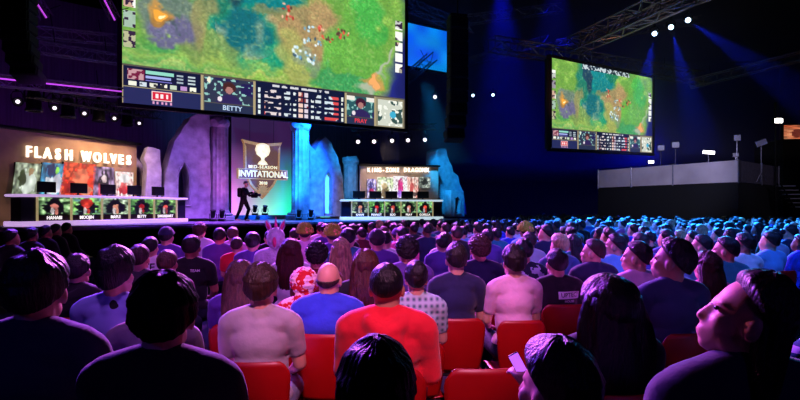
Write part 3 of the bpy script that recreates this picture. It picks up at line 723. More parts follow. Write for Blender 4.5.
base.add([(q.x, q.y, z) for z in (0, zb - .02) for q in (Vector((0, 0, 0)), B3, D3, A3)], [(3, 2, 1, 0), (4, 5, 6, 7), (0, 1, 5, 4), (1, 2, 6, 5), (2, 3, 7, 6), (3, 0, 4, 7)])
base.build('base', M_matte, pf)
def plat(px, py, off=.5):
    """point on the platform, a little behind its long face"""
    d = (PL - PC); k = k_(px); bx, by = PC.x + off * .55, PC.y + off * .7
    u = (k * by - bx) / (d.x - k * d.y); return Vector((bx + u * d.x, by + u * d.y, 0))
def standlight(px, py, label, head, lens=None, off=.6, tilt=0, group='gear on the platform'):
    p = plat(px, py, off + .5); z = CZ + (HOR - py) / F * p.y; H = z - zb
    g = thing('work_light', label, 'light', (p.x, p.y, zb), R(-20), group)
    MB().tube((0, 0, 0), (0, 0, H), .018).build('pole', M_truss, g)
    for a in (90, 210, 330): MB().tube((.22 * math.cos(R(a)), .22 * math.sin(R(a)), .01), (0, 0, .4), .014).build('leg', M_truss, g)
    hd = MB().bbox((0, 0, 0), head, .02).xf(Matrix.Translation((0, 0, H)) @ Matrix.Rotation(tilt, 4, 'Y')).build('light_head', M_white if lens is None else M_black, g)
    if lens: MB().box((0, -head[1] / 2 - .012, 0), (head[0] * .94, .02, head[2] * .85)).xf(Matrix.Translation((0, 0, H)) @ Matrix.Rotation(tilt, 4, 'Y')).build('lit_face', lens, g)
M_palebox = mat('pale_box', (.6, .6, .65), .5, emit=(.30, .28, .36), estr=.35)
M_face = mat('lit_face_white', (1, 1, 1), .5, emit=(1, .95, 1), estr=5)
standlight(661, 148, 'pale square light head on a thin stand, nearest the smaller screen on the platform', (.30, .1, .28), M_palebox)
standlight(675.5, 145, 'pale square light head on the second stand along the platform', (.32, .1, .30), M_palebox)
standlight(651, 162, 'small bright lamp low on the platform at the smaller screen corner', (.26, .1, .16), M_face)
standlight(708.5, 152.5, 'bright white bar light in the middle of the platform', (.50, .1, .17), M_face, tilt=.12)
standlight(737, 138, 'tall stand with a dim square head at the platform corner', (.26, .1, .28), M_palebox)
standlight(735.5, 155, 'low pale lamp head at the foot of the platform corner stand', (.24, .1, .18), M_palebox, off=1.3)
standlight(761, 143, 'tilted pale square head between the platform corner and the bright mast lamp', (.42, .1, .26), M_palebox, tilt=-.35, off=.6)
p = at(777, 121, 25); g = thing('mast_lamp', 'very bright white lamp on a tall mast at the far end of the platform', 'lamp', (p.x, p.y, 0))
MB().tube((0, .1, 0), (0, .1, p.z + .9), .04).build('mast', M_black, g); MB().bbox((0, 0, p.z), (.40, .2, .26), .03).build('lamp_housing', M_black, g)
MB().bbox((0, -.12, p.z), (.34, .05, .2), .01).build('lamp_face', mat('mast_face', (1, 1, 1), .5, emit=(1, .97, .92), estr=14), g)
# dark far block with an orange opening painted as a glow, and a stair
bk = thing('side_balcony', 'black balcony block at the right edge with an orange glowing panel as lit opening on top', 'balcony', at(783, 138, 29) * Vector((1, 1, 0)) if False else (at(783, 138, 29).x, 29, 0), R(-8))
zt2 = at(783, 139, 29).z
MB().box((3, 1.5, zt2 / 2), (6, 3, zt2)).build('block', M_matte, bk)
H_, W_ = 24, 40
og = blobs(H_, W_, ([.75, .30, .18], [.95, .62, .45]), [(.5, .7, .2, .3, (.95, .75, .6), .8), (.2, .6, .1, .3, (.3, .1, .1), .8), (.75, .6, .1, .3, (.35, .12, .1), .8)], 3)
picture('opening_glow_panel', og, 3.2, .75, picture_mat('opening_glow', .75), bk, (.15, .2, zt2 + .02))  # flat panel, the red light is painted into its glow
MB().box((1.7, .26, zt2 + .4), (3.3, .08, .85)).build('opening_frame', M_matte, bk)
s5 = thing('stair', 'small metal stair with pale treads beside the platform at the right edge', 'stair', (at(792, 205, 24).x, 24, 0), R(-10))
for i in range(6):
    z = at(0, 207 - i * 4.2, 24).z; MB().bbox((.05 - i * .12 + .3, 0, z), (.7, .25, .04), .01).build('tread', mat('tread_grey', (.55, .55, .58), .5), s5)
for y in (-.14, .14): MB().tube((.95, y, 0), (-.55, y, at(0, 183, 24).z), .03).build('stringer', M_black, s5)

# ================================================================== lights
def spot(name, loc, aim, e, col, ang=60, blend=.6, rad=.3):
    l = bpy.data.lights.new(name, 'SPOT'); l.energy = e; l.color = lin(col); l.spot_size = R(ang); l.spot_blend = blend; l.shadow_soft_size = rad
    o = bpy.data.objects.new(name, l); COL.objects.link(o); o.location = loc; o.rotation_euler = (Vector(aim) - Vector(loc)).to_track_quat('-Z', 'Y').to_euler(); return o
def area(name, loc, aim, e, col, sx, sy):
    l = bpy.data.lights.new(name, 'AREA'); l.energy = e; l.color = lin(col); l.shape = 'RECTANGLE'; l.size = sx; l.size_y = sy
    o = bpy.data.objects.new(name, l); COL.objects.link(o); o.location = loc; o.rotation_euler = (Vector(aim) - Vector(loc)).to_track_quat('-Z', 'Y').to_euler(); return o
def W(s, t, z): return SF.w(s, t, z)
VIO, BLU, CYA, MAG, PNK = (.62, .40, 1), (.05, .38, 1), (.10, .66, 1), (.85, .22, .95), (1, .62, .85)
# stage wash
spot('ruin_violet', W(6.5, .3, 7.5), W(6.2, 4.6, 3.0), 11000, (.66, .46, 1), 50)
spot('column_pink', W(8.6, 2.5, 1.4), W(8.4, 4.6, 4), 260, (1, .50, .9), 70)
spot('ruin_blue', W(12.5, 1.5, 7.0), W(12.6, 6.2, 3), 15000, BLU, 50)
spot('column_cyan', W(11.2, 2.6, 1.4), W(11.4, 6, 4), 1100, CYA, 60)
spot('end_ruin_cyan', at(425, 80, 24.5), SF.w(*(lambda q: (q[0], 2.6, q[1]))(SF.sz(452, 185, 2.6))), 7000, CYA, 26)
spot('stump_cyan', at(340, 100, 24.5), SF.w(*(lambda q: (q[0], 7.4, q[1]))(SF.sz(350, 178, 7.4))), 3500, CYA, 22)
spot('sign_near', LF.w(4.0, -2.5, 5.2), LF.w(4.2, 0, 2.6), 900, (1, .80, .66), 110, 1)
spot('sign_far', RF.w(2.2, -2.2, 5.2), RF.w(2.2, 0, 2.6), 420, (1, .86, .78), 100, 1)
spot('deck_violet', W(4, 1.5, 7), W(5.5, 1.5, 1), 3600, (.55, .30, 1), 70)
spot('deck_blue', W(12, 1, 7), W(12, 2.0, 1), 4600, (.12, .5, 1), 80)
spot('deck_violet_mid', W(8, 1.5, 7), W(8, 2.0, 1), 3000, (.75, .4, 1), 60)
spot('drape_purple', W(1.5, 5.0, 3.0), W(3, 11.4, 7.5), 420, (.55, .12, .75), 120, 1)
spot('drape_purple_far', W(-4, 3.0, 3.5), W(-4, 11.4, 6.5), 300, (.5, .10, .7), 120, 1)
spot('drape_teal', W(15, 7.0, 3.0), W(15, 11.4, 6), 200, (.06, .5, .55), 120, 1)
# stage lamps toward the crowd
spot('crowd_violet', W(2.5, -2.5, 9.0), (-1.8, 3.4, .8), 17000, (.48, .26, 1), 42)
spot('crowd_magenta', W(6.0, -2.5, 9.0), (-.6, 5.0, .8), 19000, (.80, .30, 1), 38)
spot('crowd_pink', W(9.5, -2.5, 9.0), (.8, 5.5, .8), 22000, (.92, .48, 1), 40)
spot('crowd_blue', W(14, -2.5, 9), (5.5, 11, .8), 40000, (.20, .36, 1), 36)
spot('crowd_cyan', (7, 24.2, 9.5), (9.5, 13, .8), 85000, (.14, .52, 1), 52)
spot('crowd_cyan_side', (11.5, 22, 8.5), (5.2, 6.5, .8), 22000, (.10, .60, 1), 20)
# light from behind onto the middle rows, with added face and overhead fills
spot('rear_key', (.6, -2.0, 6.6), (-.05, 3.6, .85), 2300, (1, .62, .84), 17.5, .35, .12)
spot('rear_blue', (-3.4, -4.0, 4.5), (-1.3, 2.8, .8), 110, (.28, .25, 1), 40, .8, .3)
spot('face_fill_pink', (-6, 11, 8), (.86, 1.62, 1.38), 2600, (1, .5, .72), 3.6, .7)  # added spot that brightens only the profile face
spot('rear_violet_side', (3.5, -3.5, 4.5), (1.9, 3.4, .8), 60, (.45, .28, .95), 40, .8, .3)
spot('overhead_fill_violet', (-1.2, .6, 9), (-.8, 7.0, 1), 1700, (.80, .45, 1), 58, .8)  # added overhead fill on the middle rows, with no fixture
spot('overhead_fill_blue', (5, 1.5, 9), (5.2, 9, 1), 3200, (.25, .45, 1), 66, .8)  # added overhead fill for the rows on the other side
# blue house beams, then washes on haze, trusses, scrim and walls
for (p, q) in BEAM: spot('beam_blue', p + (q - p).normalized() * .35, q, 7000, (.07, .17, 1), 20, .7, .06)
spot('haze_blue', at(500, -30, 27), at(506, 130, 30), 14000, (.02, .06, 1), 34, .9, .2)
spot('haze_blue_side', at(560, -40, 30), at(545, 130, 36), 4000, (.02, .05, 1), 40, .9, .2)
spot('truss_warm', at(560, 120, 22), at(590, 45, 27), 160, (1, .65, .4), 70)
spot('truss_grey', at(690, 60, 20), at(650, 20, 24), 300, (.8, .85, 1), 90)
spot('truss_blue', at(430, 60, 26), at(435, 20, 29), 160, (.2, .4, 1), 90)
spot('truss_pink', at(70, 120, 13), at(75, 60, 18), 260, (.7, .25, 1), 80)
spot('scrim_white', (8.5, 16, 5.2), (12.6, 25, 3.1), 2400, (.82, .80, 1), 45, .8)
spot('scrim_side', (20, 14, 5.5), (16, 23.8, 3.1), 700, (.7, .65, .8), 40, .8)  # added wash to lift the platform's darker side face
spot('wall_navy', (14, 30, 5), (14, 52, 5), 5000, (.04, .08, .9), 140, 1)
spot('wall_navy_side', (24, 30, 5), (37, 32, 6), 1500, (.04, .07, .9), 140, 1)
w = bpy.data.worlds.new('hall_air'); S.world = w; w.use_nodes = True
w.node_tree.nodes['Background'].inputs[0].default_value = (.05, .04, .16, 1); w.node_tree.nodes['Background'].inputs[1].default_value = .02
# ================================================================== people
SKIN = [mat('skin_light', (.86, .66, .56), .5, var=.08, bump=.05), mat('skin_mid', (.76, .54, .42), .5, var=.08, bump=.05), mat('skin_deep', (.50, .33, .25), .5, var=.08, bump=.05)]
HAIRM = {n: mat('hair_' + n, c, .42, var=.55, scale=6, stretch=(14, 14, 1.2), bump=.5, bscale=10, spec=.5 if n != 'jet' else .08) for n, c in
         {'jet': (.02, .02, .02), 'raven': (.018, .015, .02), 'black': (.045, .04, .045), 'dark brown': (.09, .065, .055), 'brown': (.20, .135, .10), 'light brown': (.34, .24, .17), 'blond': (.74, .62, .44), 'reddish': (.28, .13, .085), 'grey': (.5, .48, .47)}.items()}  # first entry is black hair darkened and dulled to read as unlit
M_jeans = mat('dark_jeans', (.10, .12, .20), .85, bump=.2)
M_jeans_pale = mat('pale_jeans', (.50, .56, .66), .85, bump=.2)
def cloth(n, c): return mat('cloth_' + n.replace(' ', '_'), c, .85, var=.18, scale=5, bump=.55, bscale=9, sheen=.2)
CL = {n: cloth(n, c) for n, c in {'navy': (.10, .11, .26), 'black': (.045, .045, .055), 'charcoal': (.16, .16, .18), 'light grey': (.66, .64, .66), 'white': (.86, .86, .86), 'pale pink': (.88, .70, .80),
      'red': (.86, .08, .16), 'royal blue': (.18, .28, .82), 'violet': (.34, .22, .56), 'teal': (.12, .46, .50), 'sky blue': (.42, .66, .84), 'burgundy': (.36, .06, .12), 'olive': (.28, .30, .16), 'pink': (.86, .34, .56), 'slate blue': (.22, .28, .44)}.items()}
CL['stagehand'] = mat('cloth_stagehand', (.012, .012, .015), .95, spec=.05)  # silhouette shade put into the colour: near-black, hardly any gloss
CL['polka'] = pattern_mat('cloth_polka', (.62, .70, .92), (.03, .03, .05), 'dots', 5.0, .33)
CL['plaid'] = pattern_mat('cloth_plaid', (.70, .82, .84), (.18, .40, .40), 'checks', 7)
CL['striped'] = pattern_mat('cloth_striped', (.86, .92, .92), (.10, .42, .44), 'stripes', 5, .5)
CL['mottled'] = pattern_mat('cloth_mottled', (.10, .12, .20), (.72, .74, .80), 'blotch', 16, .52)
M_scarf = pattern_mat('scarf_red_white', (.80, .05, .10), (.95, .80, .80), 'blotch', 22, .52)
M_fuzz = pattern_mat('fuzzy_plush', (.62, .66, .18), (.95, .62, .40), 'blotch', 9, .62)
M_plush_white = mat('plush_white', (.86, .82, .90), .9, bump=.6, bscale=40, sheen=.5)
M_plush_pink = mat('plush_pink', (.95, .30, .55), .9, bump=.4)
M_eye = mat('eye_dark', (.05, .04, .04), .2)
M_trim_dark = mat('collar_dark', (.05, .06, .14), .8)

NECK = Vector((0, -.015, 1.078))
def headM(yaw, pitch):
    return Matrix.Translation(NECK) @ Matrix.Rotation(R(yaw), 4, 'Z') @ Matrix.Rotation(R(pitch), 4, 'X') @ Matrix.Translation((0, .022, .105))
def add_head(b, M):
    e = lambda c, r: b.ell(c, r, M, 20, 14)
    e((0, -.012, .022), (.075, .094, .096)); e((0, .028, -.040), (.058, .062, .074)); e((0, .052, -.088), (.030, .028, .026)); e((0, .066, .018), (.048, .022, .015))
    for s in (-1, 1):
        e((s * .040, .056, -.028), (.022, .026, .024)); e((s * .079, -.006, -.012), (.011, .022, .033)); e((s * .046, .012, -.066), (.018, .04, .03))
    v0 = len(b.v); b.cap((0, .083, .006), .009, (0, .097, -.034), .0125, 10); b.ell((0, .083, -.066), (.023, .013, .007), None, 10, 8); b.ell((0, .080, -.077), (.020, .013, .007), None, 10, 8)
    b.v[v0:] = [tuple(M @ Vector(p)) for p in b.v[v0:]]
def add_hand(b, wr, d, up, side, curl=.5, s=1.0):
    """wrist point, finger direction, back-of-hand direction; five separate fingers"""
    d = Vector(d).normalized(); up = Vector(up); up = (up - d * up.dot(d)).normalized(); sd = d.cross(up) * side; wr = Vector(wr)
    palm = wr + d * .05 * s
    for q in (-.028, -.009, .010, .028): b.cap(wr + d * .012 * s + sd * q * .7 * s, .014 * s, wr + d * .088 * s + sd * q * s, .0115 * s, 10)
    for q, L in ((-.030, .060), (-.010, .074), (.011, .078), (.031, .068)):
        p = wr + d * .086 * s + sd * q * 1.05 * s; a = 0
        for k, seg in enumerate((.45, .32, .23)):
            a += curl * (.55 if k == 0 else .8); e_ = p + (d * math.cos(a) - up * math.sin(a)) * L * seg * s
            b.cap(p, (.0095 - .001 * k) * s, e_, (.0088 - .001 * k) * s, 8); p = e_
    p = wr + d * .025 * s + sd * .028 * s; q = p + (d * .6 + sd * .75 - up * .2).normalized() * .038 * s; b.cap(p, .013 * s, q, .011 * s, 8); b.cap(q, .0105 * s, q + (d * .9 + sd * .25 - up * .3).normalized() * .034 * s, .0085 * s, 8)
SIT = dict(arm=[((.180, -.030, .990), .052), ((.212, .045, .755), .041), ((.135, .265, .655), .028)], leg=[((.088, .0, .535), .088), ((.125, .43, .545), .062), ((.12, .44, .11), .040)])
def sit_body(yaw, pitch, vox, raise_r=None, hands=True):
    b = MB(); M = headM(yaw, pitch); add_head(b, M)
    b.cap(NECK + Vector((0, -.012, -.07)), .060, M @ Vector((0, -.022, -.03)),   .060, 16)
    b.cap((-.10, -.03, 1.005), .062, (.10, -.03, 1.005), .062, 16); b.cap((0, -.02, 1.02), .058, NECK + Vector((0, -.01, -.02)), .056, 14)
    for s in (-1, 1): b.cap((s * .035, -.035, 1.065), .040, (s * .150, -.035, 1.015), .048, 14)
    b.ell((0, -.022, .90), (.160, .098, .15), None, 24, 12); b.ell((0, -.012, .74), (.142, .098, .17), None, 24, 12); b.ell((0, -.005, .58), (.170, .115, .115), None, 24, 12)
    for s in (-1, 1):
        A = [(Vector((s * p[0], p[1], p[2])), r) for p, r in SIT['arm']]
        if raise_r and s in raise_r: A = [A[0], (Vector(raise_r[s][0]), .043), (Vector(raise_r[s][1]), .028)]
        for (p, r), (q, r2) in zip(A, A[1:]): b.cap(p, r, q, r2, 14)
        d = (A[2][0] - A[1][0]).normalized()
        if hands:
            if raise_r and s in raise_r: add_hand(b, A[2][0], d, Vector((0, -1, .3)), s, .6)
            else: add_hand(b, A[2][0], (-s * .35, .9, -.22), (0, .2, 1), -s, .35)
        Lg = [(Vector((s * p[0], p[1], p[2])), r) for p, r in SIT['leg']]
        for (p, r), (q, r2) in zip(Lg, Lg[1:]): b.cap(p, r, q, r2, 14)
        b.cap((s * .12, .42, .045), .042, (s * .135, .60, .034), .034, 12)
    me = baked(b, [('REMESH', dict(mode='VOXEL', voxel_size=vox, use_smooth_shade=True)), ('SMOOTH', dict(factor=.5, iterations=3 if vox < .013 else 2))], 'body')
    z0 = min(v.co.z for v in me.vertices); me.transform(Matrix.Translation((0, 0, -z0)))
    for p in me.polygons:
        c = p.center; p.material_index = 1 if (c.z < .60 and abs(c.x) < .3 and not (c.y > .24 and .585 < c.z)) or c.z < .5 else 0
    me.materials.append(None); me.materials.append(None); return me
def sit_trousers(vox):
    b = MB(); b.ell((0, -.005, .585), (.180, .125, .115), None, 24, 12)
    for s in (-1, 1):
        Lg = [(Vector((s * p[0], p[1], p[2])), r + .014) for p, r in SIT['leg']]
        for (p, r), (q, r2) in zip(Lg, Lg[1:]): b.cap(p, r, q, r2, 14)
    return baked(b, [('REMESH', dict(mode='VOXEL', voxel_size=vox, use_smooth_shade=True)), ('SMOOTH', dict(factor=.5, iterations=3))], 'trousers')
def sit_shirt(kind, vox, raise_r=None):
    b = MB(); e = .012 if kind == 'tee' else .020
    b.cap((-.10, -.03, .998), .062 + e, (.10, -.03, .998), .062 + e, 16)
    for s in (-1, 1): b.cap((s * .035, -.035, 1.06), .040 + e * .8, (s * .155, -.035, 1.01), .050 + e, 14)
    b.ell((0, -.022, .90), (.160 + e, .098 + e, .155), None, 28, 14); b.ell((0, -.014, .74), (.146 + e, .102 + e, .18), None, 28, 14); b.ell((0, -.005, .60), (.172 + e, .118 + e, .09), None, 28, 12)
    b.cap((0, -.034, 1.0), .082, NECK + Vector((0, -.016, -.026 if kind == 'tee' else -.012)), .060 + (.004 if kind == 'tee' else .008), 16)
    for s in (-1, 1):
        A = [(Vector((s * p[0], p[1], p[2])), r + e) for p, r in SIT['arm']]
        if raise_r and s in raise_r: A = [A[0], (Vector(raise_r[s][0]), .043 + e), (Vector(raise_r[s][1]), .028 + e)]
        if kind == 'tee':
            m = A[0][0].lerp(A[1][0], .62); b.cap(A[0][0], A[0][1], m, .058, 14)
        else:
            b.cap(A[0][0], A[0][1], A[1][0], A[1][1], 14); b.cap(A[1][0], A[1][1], A[2][0].lerp(A[1][0], .06), A[2][1], 14)
    if kind == 'hoodie':
        b.cap((-.075, -.095, 1.03), .040, (0, -.125, .985), .045, 12); b.cap((.075, -.095, 1.03), .040, (0, -.125, .985), .045, 12)
        b.cap((-.075, -.09, 1.035), .040, (-.075, .0, 1.05), .028, 12); b.cap((.075, -.09, 1.035), .040, (.075, .0, 1.05), .028, 12); b.ell((0, -.12, .95), (.085, .04, .075), None, 16, 10)
    if kind == 'polo':
        b.cap((-.058, -.06, 1.062), .020, (.058, -.06, 1.062), .020, 10); b.cap((-.058, -.06, 1.062), .018, (-.05, .03, 1.05), .014, 10); b.cap((.058, -.06, 1.062), .018, (.05, .03, 1.05), .014, 10)
    me = baked(b, [('REMESH', dict(mode='VOXEL', voxel_size=vox, use_smooth_shade=True)), ('SMOOTH', dict(factor=.5, iterations=6 if vox < .015 else 3))], 'top')
    for v in me.vertices:      # soft cloth folds
        n = noise.noise(Vector((v.co.x * 7, v.co.y * 7, v.co.z * 16))) * .5 + noise.noise(v.co * 22) * .25
        v.co += v.normal * n * .007
    return me

def sstep(x): x = max(0, min(1, x)); return x * x * (3 - 2 * x)
def hair_mesh(style, nu=64, nv=44, seed=0):
    """hair grown as a shell about the skull, in head coordinates"""
    sd = Vector((seed * 7.3, seed * 3.1, 0)); rings = []
    T = {'short': .017, 'cropped': .009, 'curly': .032, 'long': .022, 'wavy': .028, 'bun': .015, 'full': .027, 'bald': .005}[style]
    for i in range(nv + 1):
        a = -math.pi / 2 + .06 + (math.pi - .12) * i / nv; ring = []
        for j in range(nu):
            t = 2 * math.pi * j / nu; d = Vector((math.cos(a) * math.cos(t), math.cos(a) * math.sin(t), math.sin(a)))
            r0 = 1 / math.sqrt((d.x / .075) ** 2 + (d.y / .094) ** 2 + (d.z / .096) ** 2)
            y = d.y
            zt = (.42 * y + -.12 * (1 - y)) if y > 0 else (-.14 + y * (.80 if style not in ('cropped', 'bald') else .62))
            if style == 'bald': k = sstep((d.z - zt) / .12) * sstep((.16 - d.z) / .34) * sstep((.25 - y) / .3)
            else: k = sstep((d.z - zt) / (.34 + .28 * max(0, y)))
            st = noise.noise(Vector((math.cos(t) * 9, math.sin(t) * 9, a * .9)) + sd) * .22 + noise.noise(Vector((math.cos(t) * 22, math.sin(t) * 22, a * 1.2)) + sd) * .16 + noise.noise(d * 2.5 + sd) * .45
            if style == 'curly': st = noise.noise(d * 8 + sd) * .55 + noise.noise(d * 17 + sd) * .5
            if style == 'wavy': st += noise.noise(d * 6 + sd) * .5
            if style != 'curly' and y > .1: st *= .45
            th = T * (1 + st * .62) * (1.15 if d.z > .3 else 1.0)
            ring.append(Vector((0, -.012, .022)) + d * (r0 + th * k - .022 * (1 - k)))
        rings.append(ring)
    b = MB().loft(rings)
    if style in ('long', 'wavy'):
        out = []; L = 14; end = -.36 if style == 'long' else -.24
        for i in range(L):
            u = i / (L - 1); z = .07 + (end - .07) * u; wx = .086 + .045 * math.sin(u * 2.4) - .02 * u * u * 2; wy = .062 - .018 * u; cy = -.050 - .062 * sstep(u * 1.4)
            ring = []
            for j in range(44):
                t = 2 * math.pi * j / 44; st = 1 + noise.noise(Vector((math.cos(t) * 6, math.sin(t) * 6, u * 1.8)) + sd) * .22
                zz = z + (noise.noise(Vector((math.cos(t) * 5, math.sin(t) * 5, 3)) + sd) * .06 if i == L - 1 else 0)
                ring.append(Vector((wx * math.cos(t) * st, cy + wy * math.sin(t) * st, zz)))
            out.append(ring)
        b.loft(out)
    if style == 'bun': b.ell((0, -.105, .095), (.042, .040, .040)); b.ell((0, -.09, .08), (.03, .03, .03))
    return b.mesh('hair', True)
def wrap_mesh(kind):
    """things worn on the head, in head coordinates"""
    b = MB(); rings = []; nu, nv = (72, 48)
    for i in range(nv + 1):
        a = -math.pi / 2 + .06 + (math.pi - .12) * i / nv; ring = []
        for j in range(nu):
            t = 2 * math.pi * j / nu; d = Vector((math.cos(a) * math.cos(t), math.cos(a) * math.sin(t), math.sin(a)))
            r0 = 1 / math.sqrt((d.x / .075) ** 2 + (d.y / .094) ** 2 + (d.z / .096) ** 2)
            if kind == 'fuzzy': k = sstep((d.z + .15) / .2); th = .045 + .030 * noise.noise(d * 11) + .015 * noise.noise(d * 25)
            elif kind == 'hood': k = sstep((d.z - (.45 * d.y if d.y > 0 else d.y * 1.2)) / .2 + .8) if d.y > .2 else 1; th = .030 + .010 * noise.noise(d * 4)
            elif kind == 'scarf': k = sstep((d.z - (.35 * d.y if d.y > 0 else d.y * .8 - .1)) / .2 + .3); th = .028 + .012 * noise.noise(Vector((d.x * 3, d.y * 3, d.z * 12)))
            else: k = sstep((d.z - .12) / .06); th = .022
            ring.append(Vector((0, -.012, .022)) + d * (r0 + th * k - .025 * (1 - k)))
        rings.append(ring)
    b.loft(rings)
    if kind == 'cap':
        br = []
        for i in range(8):
            u = i / 7; br.append([Vector((x * (1 - .35 * u * u) , .075 + u * .095, .055 - u * .018 - abs(x) * abs(x) * 2.2 + th)) for x, th in ((-.075, 0), (-.04, 0), (0, 0), (.04, 0), (.075, 0), (.075, .006), (.04, .006), (0, .006), (-.04, .006), (-.075, .006))])
        b.loft(br); b.ell((0, -.012, .142), (.009, .009, .006), None, 8, 6)
    if kind == 'scarf': b.cap((.02, -.10, -.05), .035, (.05, -.15, -.16), .05, 12); b.cap((-.03, -.10, -.05), .035, (-.05, -.15, -.18), .05, 12)
    return b.mesh({'cap': 'cap', 'hood': 'hood', 'scarf': 'head_scarf', 'fuzzy': 'plush_hat'}[kind], True)

CACHE = {}
def cached(key, fn):
    if key not in CACHE: CACHE[key] = fn()
    return CACHE[key]
VOX = {'hi': .0088, 'lo': .021}
HSEED = {'short': 4, 'cropped': 2, 'curly': 2, 'long': 3, 'wavy': 2, 'bun': 1, 'full': 3, 'bald': 1}
PEOPLE = []; LABELS = {}
def person(x, y, label, hair='short', hairc='black', top='tee', topc='navy', yaw=0, pitch=8, rz=0, s=1.0, skin=0, lod='lo', wrap=None, wrapm=None, group=None, raise_r=None, legs=None, cat='person', lift=0, hs=(1, 1, 1)):
    key = ('body', yaw, pitch, lod, tuple(sorted(raise_r)) if raise_r else None)
    b = obj('person', cached(key, lambda: sit_body(yaw, pitch, VOX[lod], raise_r)), None, [SKIN[skin], M_jeans])
    b.location = (x, y, lift); b.rotation_euler = (0, 0, rz); b.scale = (s, s, s)
    tag(b, label, cat, group)
    M = headM(yaw, pitch)
    if wrap != 'hood' and wrap != 'scarf':
        sd = random.randrange(HSEED[hair])
        h = obj('hair', cached(('hair', hair, sd, lod), lambda: hair_mesh(hair, *((96, 64) if lod == 'hi' else (44, 30)), seed=sd)), b, [HAIRM[hairc]]); h.matrix_local = M @ Matrix.Diagonal((*hs, 1))
    if wrap:
        h = obj({'cap': 'cap', 'hood': 'hood', 'scarf': 'head_scarf', 'fuzzy': 'plush_hat'}[wrap], cached(('wrap', wrap), lambda: wrap_mesh(wrap)), b, [wrapm]); h.matrix_local = M @ Matrix.Diagonal((*hs, 1))
    t = obj({'tee': 'shirt', 'long': 'jacket', 'hoodie': 'hoodie', 'polo': 'polo_shirt'}[top], cached(('top', top, lod, tuple(sorted(raise_r)) if raise_r else None), lambda: sit_shirt(top, .011 if lod == 'hi' else .021, raise_r)), b, [CL[topc] if isinstance(topc, str) else topc])
    if lod == 'hi':
        obj('trousers', cached(('trousers', lod), lambda: sit_trousers(.013)), b, [legs or M_jeans])
    if abs(yaw) >= 40 and lod == 'hi':
        for sx_ in (-1, 1):
            e = obj('eye', cached('eye', lambda: MB().ell((0, 0, 0), (.011, .006, .0065), None, 10, 8).mesh('eye', True)), b, [M_eye]); e.matrix_local = M @ Matrix.Translation((sx_ * .032, .079, .001))
    if raise_r: b['_'] = 0; del b['_']
    PEOPLE.append((x, y)); LABELS[label] = b
    return b
# ------------------------------------------------------------------ red shell chairs
M_chair = mat('red_plastic', (.62, .03, .03), .4, var=.06, bump=.03, spec=.5)
M_leg = mat('chair_steel', (.5, .5, .52), .3, .9)
def shell(fn, nu, nv, th):
    g = [[Vector(fn(i / nu, j / nv)) for i in range(nu + 1)] for j in range(nv + 1)]; vs = []; nn = (nu + 1) * (nv + 1)
    nr = [[None] * (nu + 1) for _ in range(nv + 1)]
    for j in range(nv + 1):
        for i in range(nu + 1):
            a = g[j][min(i + 1, nu)] - g[j][max(i - 1, 0)]; c = g[min(j + 1, nv)][i] - g[max(j - 1, 0)][i]; nr[j][i] = a.cross(c).normalized()
    for j in range(nv + 1):
        for i in range(nu + 1): vs.append(g[j][i])
    for j in range(nv + 1):
        for i in range(nu + 1): vs.append(g[j][i] + nr[j][i] * th)
    fs = []; W = nu + 1
    for j in range(nv):
        for i in range(nu):
            a = j * W + i; fs.append((a, a + 1, a + W + 1, a + W)); fs.append((nn + a, nn + a + W, nn + a + W + 1, nn + a + 1))
    for i in range(nu): fs.append((i, nn + i, nn + i + 1, i + 1)); a = nv * W + i; fs.append((a, a + 1, nn + a + 1, nn + a))
    for j in range(nv): a = j * W; fs.append((a, a + W, nn + a + W, nn + a)); a += nu; fs.append((a, nn + a, nn + a + W, a + W))
    return MB().add(vs, fs)
def back_fn(u, v):
    w = .186 + .016 * v - .05 * max(0, v - .86) ** 2 / .02 * .2; x = (u - .5) * 2
    cr = max(0, abs(x) - .72) / .28
    z = .45 + .43 * v - (cr ** 2) * .055 * sstep((v - .6) / .4)
    return (x * w * (1 - .18 * (1 - v) ** 3), -.180 - .055 * v + .030 * x * x - .012 * math.sin(v * 3.1), z)
def seat_fn(u, v):
    x = (u - .5) * 2; return (x * .195, -.17 + .40 * v, .436 + .014 * x * x - .02 * math.sin(v * 3.14) - .02 * max(0, v - .85) / .15)
CH = None
def chair(x, y, rz, label, group=None, s=1.0):
    global CH
    if CH is None:
        CH = dict(backrest=shell(back_fn, 16, 14, .009).mesh('backrest', True), seat=shell(seat_fn, 14, 12, .009).mesh('seat', True),
                  frame=MB().path([(-.17, -.15, .42), (-.17, .18, .415), (.17, .18, .415), (.17, -.15, .42), (-.17, -.15, .42)], .011).mesh('frame', True))
        for i, (a, b_) in enumerate(((-1, -1), (1, -1), (1, 1), (-1, 1))):
            CH['leg%d' % i] = MB().tube((a * .17, .17 if b_ > 0 else -.14, .42), (a * .215, .21 if b_ > 0 else -.22, .012), .011).lathe([(.016, 0), (.018, .03), (.012, .035)], (a * .215, .21 if b_ > 0 else -.22, 0), 10).mesh('leg', True)
    g = thing('shell_chair', label, 'chair', (x, y, 0), rz, group); g.scale = (s, s, s)
    for n, me in CH.items(): obj('leg' if n.startswith('leg') else n, me, g, [M_leg if n.startswith('leg') or n == 'frame' else M_chair])
    return g
